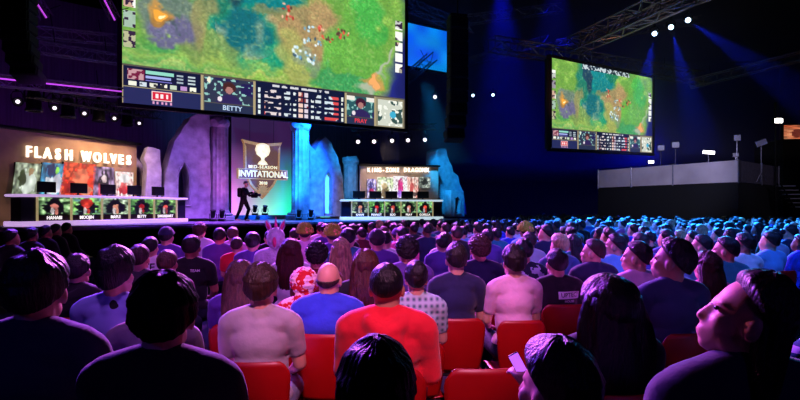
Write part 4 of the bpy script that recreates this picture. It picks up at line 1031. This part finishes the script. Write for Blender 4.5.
def person_print(b, s, size, z, m, x=0, name='print', bg=None):
    """lettering laid on the back of a top, following its surface"""
    t = [c for c in b.children if c.name.split('.')[0] in ('shirt', 'jacket', 'hoodie', 'polo_shirt')][0]; me = t.data
    bv = BVHTree.FromPolygons([v.co for v in me.vertices], [p.vertices for p in me.polygons])
    def press(mesh, off):
        for v in mesh.vertices:
            q = Vector((v.co.x + x, -1, v.co.z + z)); h = bv.ray_cast(q, Vector((0, 1, 0)))
            v.co = (q.x, (h[0].y if h[0] else -.11) - off + min(0, v.co.y), q.z)
    if bg:
        mb = MB(); w, h = bg[0], bg[1]; n = 8
        mb.add([(-w / 2 + w * i / n, 0, -h / 2 + h * j / n) for j in range(n + 1) for i in range(n + 1)], [(j * (n + 1) + i, j * (n + 1) + i + 1, (j + 1) * (n + 1) + i + 1, (j + 1) * (n + 1) + i) for j in range(n) for i in range(n)])
        q = mb.mesh('print_patch'); press(q, .003); o = obj('print_patch', q, t, [bg[2]])
    q = text_mesh(s, size, 0, .012, name); press(q, .005); return obj(name, q, t, [m])

# ------------------------------------------------------------------ the people one can tell apart
STAGE_C = Vector((-4.5, 21.0))
def place_hero(px, py, w, yaw_abs=None):
    """from the head's centre and width in the photo to a seat on the floor"""
    Y = 105.0 / w; zc = CZ + (HOR - py) / F * Y; s = zc / 1.183
    hi, lo = (1.10, .95) if w >= 36 else (1.05, .96)
    if s > hi: Y = (CZ - 1.183 * hi) * F / (py - HOR); s = hi
    if s < lo: Y = (CZ - 1.183 * lo) * F / (py - HOR); s = lo
    return k_(px) * Y, Y, s
def hero(px, py, w, label, rz=None, Y=None, **kw):
    """seat somebody where the photo shows them; Y fixes the distance, else it follows from the head's width"""
    if Y is not None:
        x, y = k_(px) * Y, Y; s = max(.86, min(1.14, (CZ + (HOR - py) / F * Y) / 1.183))
    else:
        x, y, s = place_hero(px, py, w)
        def clash(X, Y): return any((abs(X - a) < .49 and abs(Y - b) < .36) or (abs(X - a) < .37 and abs(Y - b) < .76) for a, b in PEOPLE)
        if clash(x, y):
            best = None
            for i in range(0, 45):
                for d in (i * .03, -i * .03):
                    for sh in (0, 3, -3, 6, -6, 10, -10):
                        Yn = y + d; Xn = k_(px + sh) * Yn; sn = (CZ + (HOR - py) / F * Yn) / 1.183
                        if abs(d) < .22 * y and not clash(Xn, Yn):
                            cst = abs(d) / y + abs(sh) / 60 + max(0, sn - 1.08) * 3 + max(0, .94 - sn) * 3
                            if best is None or cst < best[0]: best = (cst, Xn, Yn, min(1.1, max(.92, sn)))
            if best: x, y, s = best[1:]
    nx = kw.pop('nx', 1)
    q = person(x, y, label, rz=R(6 if rz is None else rz), s=s, lod='hi' if y < 6 else 'lo', **kw)
    q.scale = (s * nx, s, s); return q
H = hero
# nearest row, mostly unlit
H(40, 292, 48, 'man with thick dark hair in a navy jacket, nearest the bottom left corner', hair='full', hairc='black', top='long', topc='navy', yaw=15, rz=0, Y=2.0)
H(166, 317, 59, 'man with short dark hair in a black jacket, close up below the near team desk', hair='full', hairc='jet', top='long', topc='black', yaw=15, rz=0, Y=1.76)
H(377, 396, 80, 'unlit black haired head closest to the camera, in front of the red hoodie', hair='full', hairc='jet', top='long', topc='black', rz=0, Y=1.25, nx=.9)
H(606, 308, 66, 'woman seen from behind with very long straight dark hair with a violet sheen', hair='long', hairc='raven', top='long', topc='black', rz=5, Y=2.36, hs=(1.3, 1.25, 1.1))
low = H(550, 391, 82, 'dark haired woman with face turned aside, lowest in the picture below the black printed shirt', hair='full', hairc='black', top='long', topc='black', yaw=15, rz=24, Y=1.4, nx=.9, hs=(1.08, 1.08, 1.06), raise_r={1: ((.27, .14, .86), (.245, .34, 1.03))})
H(731, 318, 66, 'woman with long black hair and navy jacket looking up, face in profile', hair='long', hairc='raven', top='long', topc='navy', yaw=62, pitch=24, rz=8, Y=1.55, hs=(.96, .86, 1.0))
edge = H(850, 298, 44, 'person at the right edge in a white and teal striped shirt with pink hands', hair='short', hairc='dark brown', top='tee', topc='striped', yaw=15, rz=10, raise_r={1: ((.24, .12, .86), (.10, .32, 1.04)), -1: ((-.24, .12, .86), (-.12, .32, 1.04))}, Y=2.55)
# second row
H(118, 276, 30, 'woman with dark hair in a pale blue top with big black dots', hair='full', hairc='black', top='tee', topc='polka', rz=0, hs=(1.05, 1, 1.2), Y=3.1)
H(79, 271, 33, 'dark haired man in a black hoodie next to the polka dot top', hair='short', hairc='black', top='hoodie', topc='black', yaw=15, rz=-6, Y=3.95)
H(156, 300, 42, 'person in a pale grey top hidden behind the close man in black', hair='short', hairc='brown', top='tee', topc='light grey', Y=2.75)
H(262, 288, 35, 'brown haired man in a light grey shirt on a red chair', hair='full', hairc='brown', top='tee', topc='light grey', legs=M_jeans_pale, rz=2, Y=2.95, nx=.95)
H(329, 280, 31, 'balding man in a royal blue polo shirt with dark collar', hair='bald', hairc='brown', top='polo', topc='royal blue', skin=0, rz=-4, Y=3.45)
H(304, 286, 30, 'person wearing a red and white patterned head scarf beside the balding man', wrap='scarf', wrapm=M_scarf, top='tee', topc=M_scarf, rz=10, Y=4.2, hs=(1.25, 1.2, 1.2))
H(387, 288, 39, 'man with cropped black hair in a bright red hoodie', hair='cropped', hairc='black', top='hoodie', topc='red', skin=1, rz=-3, Y=2.7)
H(456, 260, 25, 'broad man with dark hair in a plain navy tee on a red chair', hair='short', hairc='dark brown', top='tee', topc='navy', rz=2, Y=4.1, nx=.9)
H(513, 263, 27, 'person with dark brown hair in a pale pink lit tee on a red chair', hair='full', hairc='dark brown', top='tee', topc='pale pink', rz=6, Y=4.1, nx=.9)
H(416, 279, 29, 'dark haired person in a white and green plaid shirt beside the red hoodie', hair='short', hairc='black', top='tee', topc='plaid', rz=2, Y=3.62, nx=.9)
H(241, 279, 27, 'woman with long light brown hair in a violet top beside the light grey shirt', hair='long', hairc='light brown', top='tee', topc='violet', rz=8, Y=3.9, hs=(1.15, 1.1, 1.1))
H(291, 252, 21, 'woman with long reddish brown hair in a white top behind the patterned scarf', hair='long', hairc='reddish', top='tee', topc='white', Y=5.75, hs=(1.2, 1.1, 1.1))
H(341, 253, 20, 'woman with very long blond hair behind the balding man', hair='long', hairc='blond', top='tee', topc='pale pink', Y=5.75, hs=(1.1, 1.1, 1.25))
H(365, 266, 25, 'woman with long dark hair fading to copper ends beside the red hoodie', hair='long', hairc='reddish', top='tee', topc='black', skin=1, Y=4.2, hs=(1.1, 1.1, 1))
H(317, 257, 23, 'dark curly haired person just behind the balding man', hair='curly', hairc='black', top='tee', topc='burgundy', Y=4.97)
pb = H(556, 264, 23, 'man in a black tee with a small white print on the back', hair='short', hairc='black', top='tee', topc='black', rz=4, Y=4.45)
person_print(pb, 'UPTEC', .05, .935, CL['black'], .07, 'print', (.19, .06, CL['white']))
person_print(pb, 'HOUSE', .028, .885, CL['white'], .07, 'small_print')
H(668, 262, 38, 'big dark haired man in a slate blue shirt looking up toward the stage screen', hair='full', hairc='black', top='tee', topc='slate blue', yaw=45, pitch=14, rz=10, Y=3.4)
H(705, 268, 28, 'woman with reddish hair and a pink top behind the woman with long black hair', hair='wavy', hairc='reddish', top='tee', topc='pink', rz=10, Y=4.3)
H(592, 253, 24, 'man in profile with brown hair and navy jacket facing the stage', hair='short', hairc='brown', top='long', topc='navy', yaw=45, pitch=8, rz=14, Y=5.05)
H(635, 258, 25, 'man in profile with short dark hair and a pale pink shirt', hair='short', hairc='dark brown', top='tee', topc='pale pink', yaw=45, pitch=8, rz=14, Y=4.3)
pap = H(614, 246, 20, 'man with dark hair in profile holding up a white paper', hair='short', hairc='black', top='tee', topc='sky blue', yaw=45, pitch=8, rz=14, raise_r={1: ((.24, .10, .80), (.10, .30, .98))}, Y=5.85)
H(523, 252, 20, 'dark haired person in a white and navy mottled shirt', hair='short', hairc='black', top='tee', topc='mottled', Y=5.35)
H(558, 246, 21, 'blond person between the mottled shirt and the man in profile', hair='full', hairc='blond', top='tee', topc='slate blue', yaw=20, rz=8, Y=6.1)
H(479, 250, 20, 'person with curly light brown hair and a navy top behind the pale pink tee', hair='curly', hairc='light brown', top='tee', topc='navy', Y=5.25)
H(442, 244, 15, 'dark haired person in a violet shirt behind the broad man in navy', hair='short', hairc='dark brown', top='tee', topc='violet')
H(440, 268, 22, 'short haired person leaning beside the broad man in navy', hair='cropped', hairc='dark brown', top='tee', topc='slate blue') if False else None
H(407, 252, 24, 'person with curly dark hair and violet top between red hoodie and broad man', hair='curly', hairc='black', top='tee', topc='violet', Y=5.0)
H(385, 241, 15, 'black haired person in a crisp white shirt below the far team desk', hair='cropped', hairc='black', top='tee', topc='white')
H(371, 241, 16, 'person with dark patterned cap below the far team desk', hair='short', hairc='black', wrap='cap', wrapm=CL['charcoal'], top='tee', topc='violet')
H(351, 239, 16, 'dark haired person in a teal top below the blue column stump', hair='short', hairc='black', top='tee', topc='teal')
H(397, 236, 12, 'person in a violet cap below the middle of the far team desk', hair='short', hairc='brown', wrap='cap', wrapm=CL['violet'], top='tee', topc='sky blue')
H(333, 236, 16, 'yellow green fuzzy hat wearer below the blue column stump', wrap='fuzzy', wrapm=M_fuzz, top='tee', topc='violet')
H(305, 234, 16, 'yellow green fuzzy hat wearer below the tall blue column', wrap='fuzzy', wrapm=M_fuzz, top='tee', topc='pale pink')
H(525, 232, 15, 'yellow green fuzzy hat wearer out among the far rows below the bare wall', wrap='fuzzy', wrapm=M_fuzz, top='tee', topc='sky blue')
H(545, 234, 16, 'dark haired person in profile next to the far fuzzy hat', hair='short', hairc='black', top='tee', topc='navy', yaw=45, rz=14)
un = H(276, 240, 17, 'person in a white animal costume hood with pink ears', wrap='hood', wrapm=M_plush_white, top='hoodie', topc=M_plush_white)
hd = [c for c in un.children if c.name.startswith('hood')][0]
for sx_ in (-1, 1):
    e = MB().lathe([(.002, 0), (.030, .005), (.034, .05), (.020, .10), (.003, .125)], n=12); e.v = [(x * .9, y * .45, z) for x, y, z in e.v]
    e.xf(Matrix.Translation((sx_ * .065, -.02, .125)) @ Matrix.Rotation(sx_ * .35, 4, 'Y')).build('ear', M_plush_white, hd, True)
    e = MB().lathe([(.002, 0), (.018, .01), (.021, .05), (.010, .085), (.002, .10)], n=12); e.v = [(x * .9, y * .3, z) for x, y, z in e.v]
    e.xf(Matrix.Translation((sx_ * .067, -.038, .13)) @ Matrix.Rotation(sx_ * .35, 4, 'Y')).build('ear_lining', M_plush_pink, hd, True)
MB().lathe([(.002, 0), (.022, .004), (.003, .13)], n=12).xf(Matrix.Translation((0, .02, .14))).build('horn', M_plush_pink, hd, True)
MB().ell((0, -.135, .0), (.022, .012, .06)).build('mane', M_plush_pink, hd, True)
H(253, 243, 21, 'person with full black hair in a dark violet top before the white costume hood', hair='full', hairc='black', top='tee', topc='violet')
H(237, 246, 15, 'brown haired person just beside the full black hair', hair='short', hairc='brown', top='tee', topc='red')
H(220, 237, 14, 'dark haired person in violet below the violet column', hair='short', hairc='black', top='tee', topc='violet')
H(233, 235, 14, 'light brown haired person below the cameraman', hair='short', hairc='light brown', top='tee', topc='pale pink')
H(200, 232, 14, 'reddish haired person in white below the violet arch ruin', hair='curly', hairc='reddish', top='tee', topc='white')
bk_ = H(192, 248, 19, 'dark haired man in a black tee with a tiny white print, below the violet ruin', hair='short', hairc='dark brown', top='tee', topc='black', skin=1)
person_print(bk_, 'TEAM', .035, .965, CL['white'], .06)
H(167, 237, 15, 'person in a dark navy cap and violet top, first at the stage end', hair='short', hairc='black', wrap='cap', wrapm=CL['navy'], top='tee', topc='violet')
wb = H(151, 248, 17, 'person in a white shirt with black lettering across the back', hair='short', hairc='black', top='tee', topc='white')
person_print(wb, 'ITE', .12, .965, CL['black'])
H(140, 259, 21, 'brown haired person below the end of the near team desk', hair='short', hairc='brown', top='tee', topc='charcoal')
H(168, 264, 24, 'person with a pale headband half hidden behind the close man in black', hair='short', hairc='light brown', top='tee', topc='burgundy', Y=4.75)
# dim standing-off people by the stage corner
for i, (x, y, w, t) in enumerate(((13, 241, 14, 'first dim seated figure from the left edge, before the near desk'), (33, 242, 12.5, 'second dim seated figure from the left edge, beside a white pass'), (47, 236, 11.3, 'third dim seated figure from the left edge, before the near desk'), (57, 238, 10.3, 'fourth dim seated figure from the left edge, before the near desk'), (68, 233, 9.5, 'fifth dim seated figure from the left edge, before the near desk'))):
    H(x, 209 + 222 * w / 105, w, t, hair='short', hairc='black', top='long', topc='black', yaw=20 if i == 1 else 0, rz=-20, skin=1)
H(788, 233, 16, 'dark shirted person at the aisle below the stair', hair='short', hairc='black', top='tee', topc='navy', yaw=20, rz=20)
H(768, 242, 20, 'person in a teal lit tee on the aisle end of their row', hair='short', hairc='dark brown', top='tee', topc='sky blue', yaw=20, rz=18, Y=6.6)
H(742, 245, 22, 'person in a white printed tee next to the teal lit tee', hair='short', hairc='dark brown', top='tee', topc='white', yaw=20, rz=18, Y=5.9)
H(724, 251, 20, 'dark haired person in a teal shirt before the white printed tee', hair='short', hairc='black', top='tee', topc='teal', yaw=45, rz=10, Y=5.0)
H(700, 247, 21, 'person in profile with a white collar behind the reddish hair', hair='short', hairc='black', top='tee', topc='sky blue', yaw=45, rz=14, Y=5.8)
H(671, 252, 20, 'dark haired person in a sky blue top behind the big man looking up', hair='full', hairc='black', top='tee', topc='sky blue', yaw=20, rz=14, Y=5.05)

# ------------------------------------------------------------------ the rows behind
ROWW = ['first', 'second', 'third', 'fourth', 'fifth', 'sixth', 'seventh', 'eighth', 'ninth', 'tenth', 'eleventh', 'twelfth', 'thirteenth', 'fourteenth', 'fifteenth', 'sixteenth', 'seventeenth', 'eighteenth', 'nineteenth', 'twentieth']
def zone(px):
    for x, n in ((150, 'near team desk'), (232, 'violet ruins'), (286, 'shield emblem'), (344, 'blue ruins'), (440, 'far team desk'), (500, 'speaker column'), (550, 'bare dark wall'), (600, 'smaller screen'), (651, 'smaller screen'), (705, 'platform middle'), (745, 'platform corner'), (9999, 'mast lamp')):
        if px < x: return n
def xleft(Y):
    pts = [(2.6, -1.75), (4, -2.4), (5.9, -2.75), (8.1, -2.5), (11.9, -1.2), (17, 2.2), (26, 6.3), (34, 10)]
    for (a, b), (c, d) in zip(pts, pts[1:]):
        if Y <= c: return b + (d - b) * (Y - a) / (c - a)
    return 99
rng = random.Random(21)
used = set(LABELS); NIND = 288; far = []
FILL = []
Y = 2.95; row = 2
while Y < 30:
    xl = xleft(Y); x = xl + rng.random() * .2
    xr = k_(806) * Y if Y > 5.2 else k_(812) * Y
    while x < xr:
        X = x + rng.uniform(-.03, .03); YY = Y + rng.uniform(-.03, .03)
        mind = .60 if Y < 5 else (.54 if Y < 9 else .50)
        ok = not any((abs(X - a) < .56 and abs(YY - b) < .40) or (abs(X - a) < .42 and abs(YY - b) < .80) for a, b in PEOPLE)
        # keep the aisle and the platform clear
        if YY < 4.5 and -1.9 < X < 1.55: ok = False
        if ok and not (X > 10.0 and YY > 20.6): FILL.append((YY, X, row))
        x += .61
    Y += .83; row += 1
FILL.sort()
TOPS = ['navy', 'black', 'charcoal', 'white', 'violet', 'teal', 'sky blue', 'slate blue', 'light grey', 'burgundy', 'pink', 'royal blue', 'olive']
HS = [('short', 'short', 50), ('cropped', 'cropped', 14), ('full', 'thick', 14), ('curly', 'curly', 8), ('long', 'long', 9), ('wavy', 'wavy', 5), ('bun', 'tied', 3)]
HC = [('black', 52), ('dark brown', 28), ('brown', 12), ('light brown', 5), ('blond', 3), ('reddish', 2)]
def pick(L): 
    t = rng.uniform(0, sum(q[-1] for q in L))
    for q in L:
        t -= q[-1]
        if t <= 0: return q
    return L[0]
n0 = len(PEOPLE); YAWS = [0, 20, 45]
for n, (Yp, X, rw) in enumerate(FILL):
    px = 400 + F * X / Yp
    want = math.degrees(math.atan2(X + 4.0, 22.0 - min(Yp, 18)))
    rzd = max(-6, min(28, want * .45 + rng.uniform(-6, 6))); yaw = min(YAWS, key=lambda a: abs(a - (want - rzd + rng.uniform(-10, 16))))
    if n0 + n < NIND:
        for tries in range(400):
            hs = pick(HS); hc = pick(HC)[0]; tc = rng.choice(TOPS if px > 380 else ['navy', 'black', 'violet', 'charcoal', 'white', 'burgundy', 'pink', 'light grey', 'violet'])
            kd = 'tee' if rng.random() < .75 else 'long'; garment = 'tee' if kd == 'tee' else 'jacket'
            look = f"{'turned aside, ' if yaw == 45 else ''}"
            lab = f"person, {hs[1]} {hc} hair, {tc} {garment}, {look}{ROWW[min(19, rw)]} row below {zone(px)}"
            if lab not in used: break
        used.add(lab)
        person(X, Yp, lab, hair=hs[0], hairc=hc, top=kd, topc=tc, yaw=yaw, pitch=8, rz=R(rzd), s=rng.uniform(.96, 1.04), skin=rng.choice([0, 0, 0, 1, 1, 2]), lod='hi' if Yp < 4.2 else 'lo', group='seated crowd on the hall floor')
    else: far.append((X, Yp, rzd, yaw))
# the farthest seats, heads only a few pixels high: one mass
cm = MB(); CMM = [HAIRM['black'], HAIRM['dark brown'], HAIRM['brown'], SKIN[0], CL['navy'], CL['teal'], CL['sky blue'], CL['white'], CL['black'], M_jeans]
for (X, Yp) in [(a, b) for a, b, _, _ in far] + [(13 + i * .7 + .3 * (j % 2), 9 + j * .9) for j in range(9) for i in range(8) if k_(812) * (9 + j * .9) < 13 + i * .7 and 13 + i * .7 < 18]:
    rz = rng.uniform(.1, .6); s = rng.uniform(.95, 1.05); Mx = Matrix.Translation((X, Yp, 0)) @ Matrix.Rotation(rz, 4, 'Z') @ Matrix.Scale(s, 4); v0 = len(cm.v)
    hm = rng.choice([0, 0, 0, 1, 1, 2]); tm = rng.choice([4, 5, 6, 7, 8, 4, 8])
    cm.ell((0, .015, 1.19), (.068, .085, .11), None, 12, 8, 3); cm.ell((0, -.014, 1.225), (.088, .098, .095), None, 12, 8, hm); cm.cap((0, -.02, 1.02), .06, (0, 0, 1.14), .052, 8, mi=3)
    cm.cap((-.13, -.03, .99), .075, (.13, -.03, .99), .075, 8, mi=tm); cm.ell((0, -.02, .80), (.18, .12, .26), None, 12, 7, tm)
    for q in (-1, 1):
        cm.cap((q * .19, -.03, .98), .062, (q * .23, .05, .74), .05, 8, mi=tm); cm.cap((q * .23, .05, .74), .045, (q * .12, .28, .64), .03, 8, mi=3)
        cm.cap((q * .09, 0, .54), .09, (q * .12, .42, .54), .065, 8, mi=9); cm.cap((q * .12, .42, .54), .06, (q * .12, .44, .05), .045, 8, mi=9)
    cm.v[v0:] = [tuple(Mx @ Vector(p)) for p in cm.v[v0:]]
o = cm.build('crowd', CMM, None, True); tag(o, 'mass of far seated spectators filling the back of the hall floor', 'crowd', kind='stuff')
# chairs under everyone in the nearer rows
def zone_c(n): return n
NCH = 0
for o in list(COL.objects):
    if o.name.split('.')[0] == 'person' and o.parent is None and 'label' in o and (o.location.y < 5.4 or (o.location.y < 13 and o.location.x / o.location.y > k_(742))) and o.location.z == 0:
        lab = o['label']
        if lab.startswith('person, '): short = 'red chair of ' + lab[8:].replace('turned aside, ', '')
        else:
            q = lab.split(',')[0].split(); q = q[:12]
            while q[-1] in ('with', 'in', 'a', 'the', 'and', 'of', 'behind', 'on', 'to', 'below', 'between', 'beside', 'his', 'before', 'next', 'an', 'just', 'black', 'white', 'near', 'light', 'close', 'pale', 'red', 'broad', 'big', 'toward', 'looking', 'up', 'their', 'end'): q.pop()
            short = 'red chair under the ' + ' '.join(q).rstrip(',')
        chair(o.location.x - 0, o.location.y, o.rotation_euler.z, short, 'red shell chairs', min(1.0, o.scale[0])); NCH += 1
x, y, s = place_hero(500, 330, 34)
for i, (px, Yc, t) in enumerate(((483, 2.5, 'empty red shell chair with a pale lit top edge, low in the picture'),)):
    chair(k_(px) * Yc, Yc + .2, R(4), t, 'red shell chairs')
print('people', len(PEOPLE), 'far', len(far), 'chairs', NCH)

# ------------------------------------------------------------------ what people hold
def held(name, who, q, size, label, cat, rot, m, face=None):
    p = Matrix.LocRotScale(who.location, who.rotation_euler, who.scale) @ Vector(q); g = thing(name, label, cat, p)
    Mx = Matrix.Rotation(rot[0], 4, 'X') @ Matrix.Rotation(rot[1], 4, 'Y') @ Matrix.Rotation(rot[2], 4, 'Z')
    MB().bbox((0, 0, 0), size, min(size) * .4).xf(Mx).build('casing' if face else 'sheet', m, g)
    if face: MB().box((0, -size[1] / 2 - .0006, 0), (size[0] * .92, .001, size[2] * .93)).xf(Mx).build('lit_display', face, g)
    return g
held('paper', pap, (.085, .40, 1.04), (.11, .004, .21), 'white paper held up by the dark haired man in profile', 'paper', (.1, -.5, 0), M_white)
held('paper_roll', edge, (-.01, .42, 1.10), (.30, .055, .055), 'white paper roll in the hands of the striped shirt person', 'paper roll', (0, -.05, .2), M_white)
M_phone = mat('phone_violet', (.8, .5, 1), .3, emit=(.72, .36, .95), estr=1.3)
held('phone', low, (.225, .42, 1.125), (.038, .009, .075), 'lit violet phone held up by the lowest dark haired woman', 'phone', (.1, -.5, 0), M_black, M_phone)

# ------------------------------------------------------------------ cameraman on the stage
s_, _ = SF.sz(245, 220, 2.2); s_c = SF.w(s_, 2.6, DECK)
kx, ky = SF.sz(245, 220, 3.2); cpos = SF.w(kx, 3.2, DECK)
b = MB(); M = Matrix.Translation((.05, 0, 1.58)) @ Matrix.Rotation(R(-80), 4, 'Z') @ Matrix.Rotation(R(-10), 4, 'X'); add_head(b, M)
b.cap((.0, 0, 1.40), .055, (.05, 0, 1.52), .05, 14); b.cap((-.02, -.15, 1.36), .065, (-.02, .15, 1.36), .065, 14); b.ell((-.03, 0, 1.20), (.11, .17, .2)); b.ell((-.06, 0, 1.0), (.12, .165, .16))
ARMS = {1: ((-.02, .19, 1.35), (.10, .24, 1.10), (.30, .10, 1.08)), -1: ((-.02, -.19, 1.35), (.12, -.24, 1.12), (.33, -.06, 1.22))}
LEGS = {1: ((-.06, .09, .92), (.12, .13, .50), (-.02, .13, .09)), -1: ((-.06, -.09, .92), (-.16, -.14, .50), (-.34, -.14, .12))}
for s in (1, -1):
    a, e, w_ = (Vector(p) for p in ARMS[s]); b.cap(a, .056, e, .044, 14); b.cap(e, .043, w_, .028, 14); add_hand(b, w_, (w_ - e), (0, s, .3), s, .8)
    a, e, w_ = (Vector(p) for p in LEGS[s]); b.cap(a, .09, e, .062, 14); b.cap(e, .06, w_, .042, 14); b.cap(w_ + Vector((0, 0, -.045)), .042, w_ + Vector((.17, 0, -.055)), .034, 12)
me = baked(b, [('REMESH', dict(mode='VOXEL', voxel_size=.011, use_smooth_shade=True)), ('SMOOTH', dict(factor=.5, iterations=3))], 'body')
z0 = min(v.co.z for v in me.vertices); me.transform(Matrix.Translation((0, 0, -z0))); me.materials.append(None)
cmn = obj('person', me, None, [SKIN[1]]); cmn.location = cpos; cmn.rotation_euler = (0, 0, R(-5)); cmn.scale = (1.06,) * 3
tag(cmn, 'dark clothed cameraman stepping across the stage with a camera, before the shield emblem', 'person')
b = MB(); b.cap((-.02, -.15, 1.355), .08, (-.02, .15, 1.355), .08, 14); b.ell((-.03, 0, 1.20), (.125, .19, .21)); b.ell((-.06, 0, 1.0), (.135, .18, .17))
for s in (1, -1):
    a, e, w_ = (Vector(p) for p in ARMS[s]); b.cap(a, .072, e, .060, 14); b.cap(e, .058, w_, .042, 14)
obj('jacket', baked(b, [('REMESH', dict(mode='VOXEL', voxel_size=.014, use_smooth_shade=True)), ('SMOOTH', dict(factor=.5, iterations=3))], 'jacket'), cmn, [CL['stagehand']])
b = MB(); b.ell((-.06, 0, .93), (.135, .175, .14))
for s in (1, -1):
    a, e, w_ = (Vector(p) for p in LEGS[s]); b.cap(a, .105, e, .078, 14); b.cap(e, .076, w_, .056, 14)
obj('trousers', baked(b, [('REMESH', dict(mode='VOXEL', voxel_size=.014, use_smooth_shade=True)), ('SMOOTH', dict(factor=.5, iterations=3))], 'trousers'), cmn, [CL['stagehand']])
h = obj('hair', cached(('hair', 'short', 0, 'hi'), lambda: hair_mesh('short', 96, 64)), cmn, [HAIRM['black']]); h.matrix_local = M
MB().bbox((-.22, 0, 1.22), (.16, .28, .40), .04).build('backpack', CL['stagehand'], cmn)
vc = thing('video_camera', 'dark video camera held low by the cameraman on the stage', 'camera', cpos + Vector((.44, -.05, 1.17)), R(-5))
MB().bbox((0, 0, 0), (.28, .15, .24), .02).build('camera_body', CL['stagehand'], vc); MB().tube((.14, 0, .01), (.28, 0, .01), .055, .065, 18).build('lens', M_black, vc)
MB().bbox((-.02, -.10, .06), (.10, .05, .07), .01).build('viewfinder', M_black, vc); MB().path([(-.1, 0, .08), (-.08, 0, .15), (.08, 0, .15), (.1, 0, .08)], .014).build('carry_handle', M_black, vc)

# ------------------------------------------------------------------ haze hanging in the stage light
hz = bpy.data.materials.new('haze'); hz.use_nodes = True; N = hz.node_tree.nodes; L = hz.node_tree.links
N.remove(N['Principled BSDF']); vs = N.new('ShaderNodeVolumeScatter'); vs.inputs['Color'].default_value = (.9, .9, 1, 1); vs.inputs['Density'].default_value = .012; vs.inputs['Anisotropy'].default_value = .2
L.new(vs.outputs[0], N['Material Output'].inputs['Volume'])
o = MB().box((16, 38.3, 10), (34, 27, 11.6)).build('stage_haze', hz); tag(o, 'thin stage haze glowing blue and violet in the lamp beams', 'haze', kind='stuff')
if __import__('os').environ.get('DBG'):
    pass
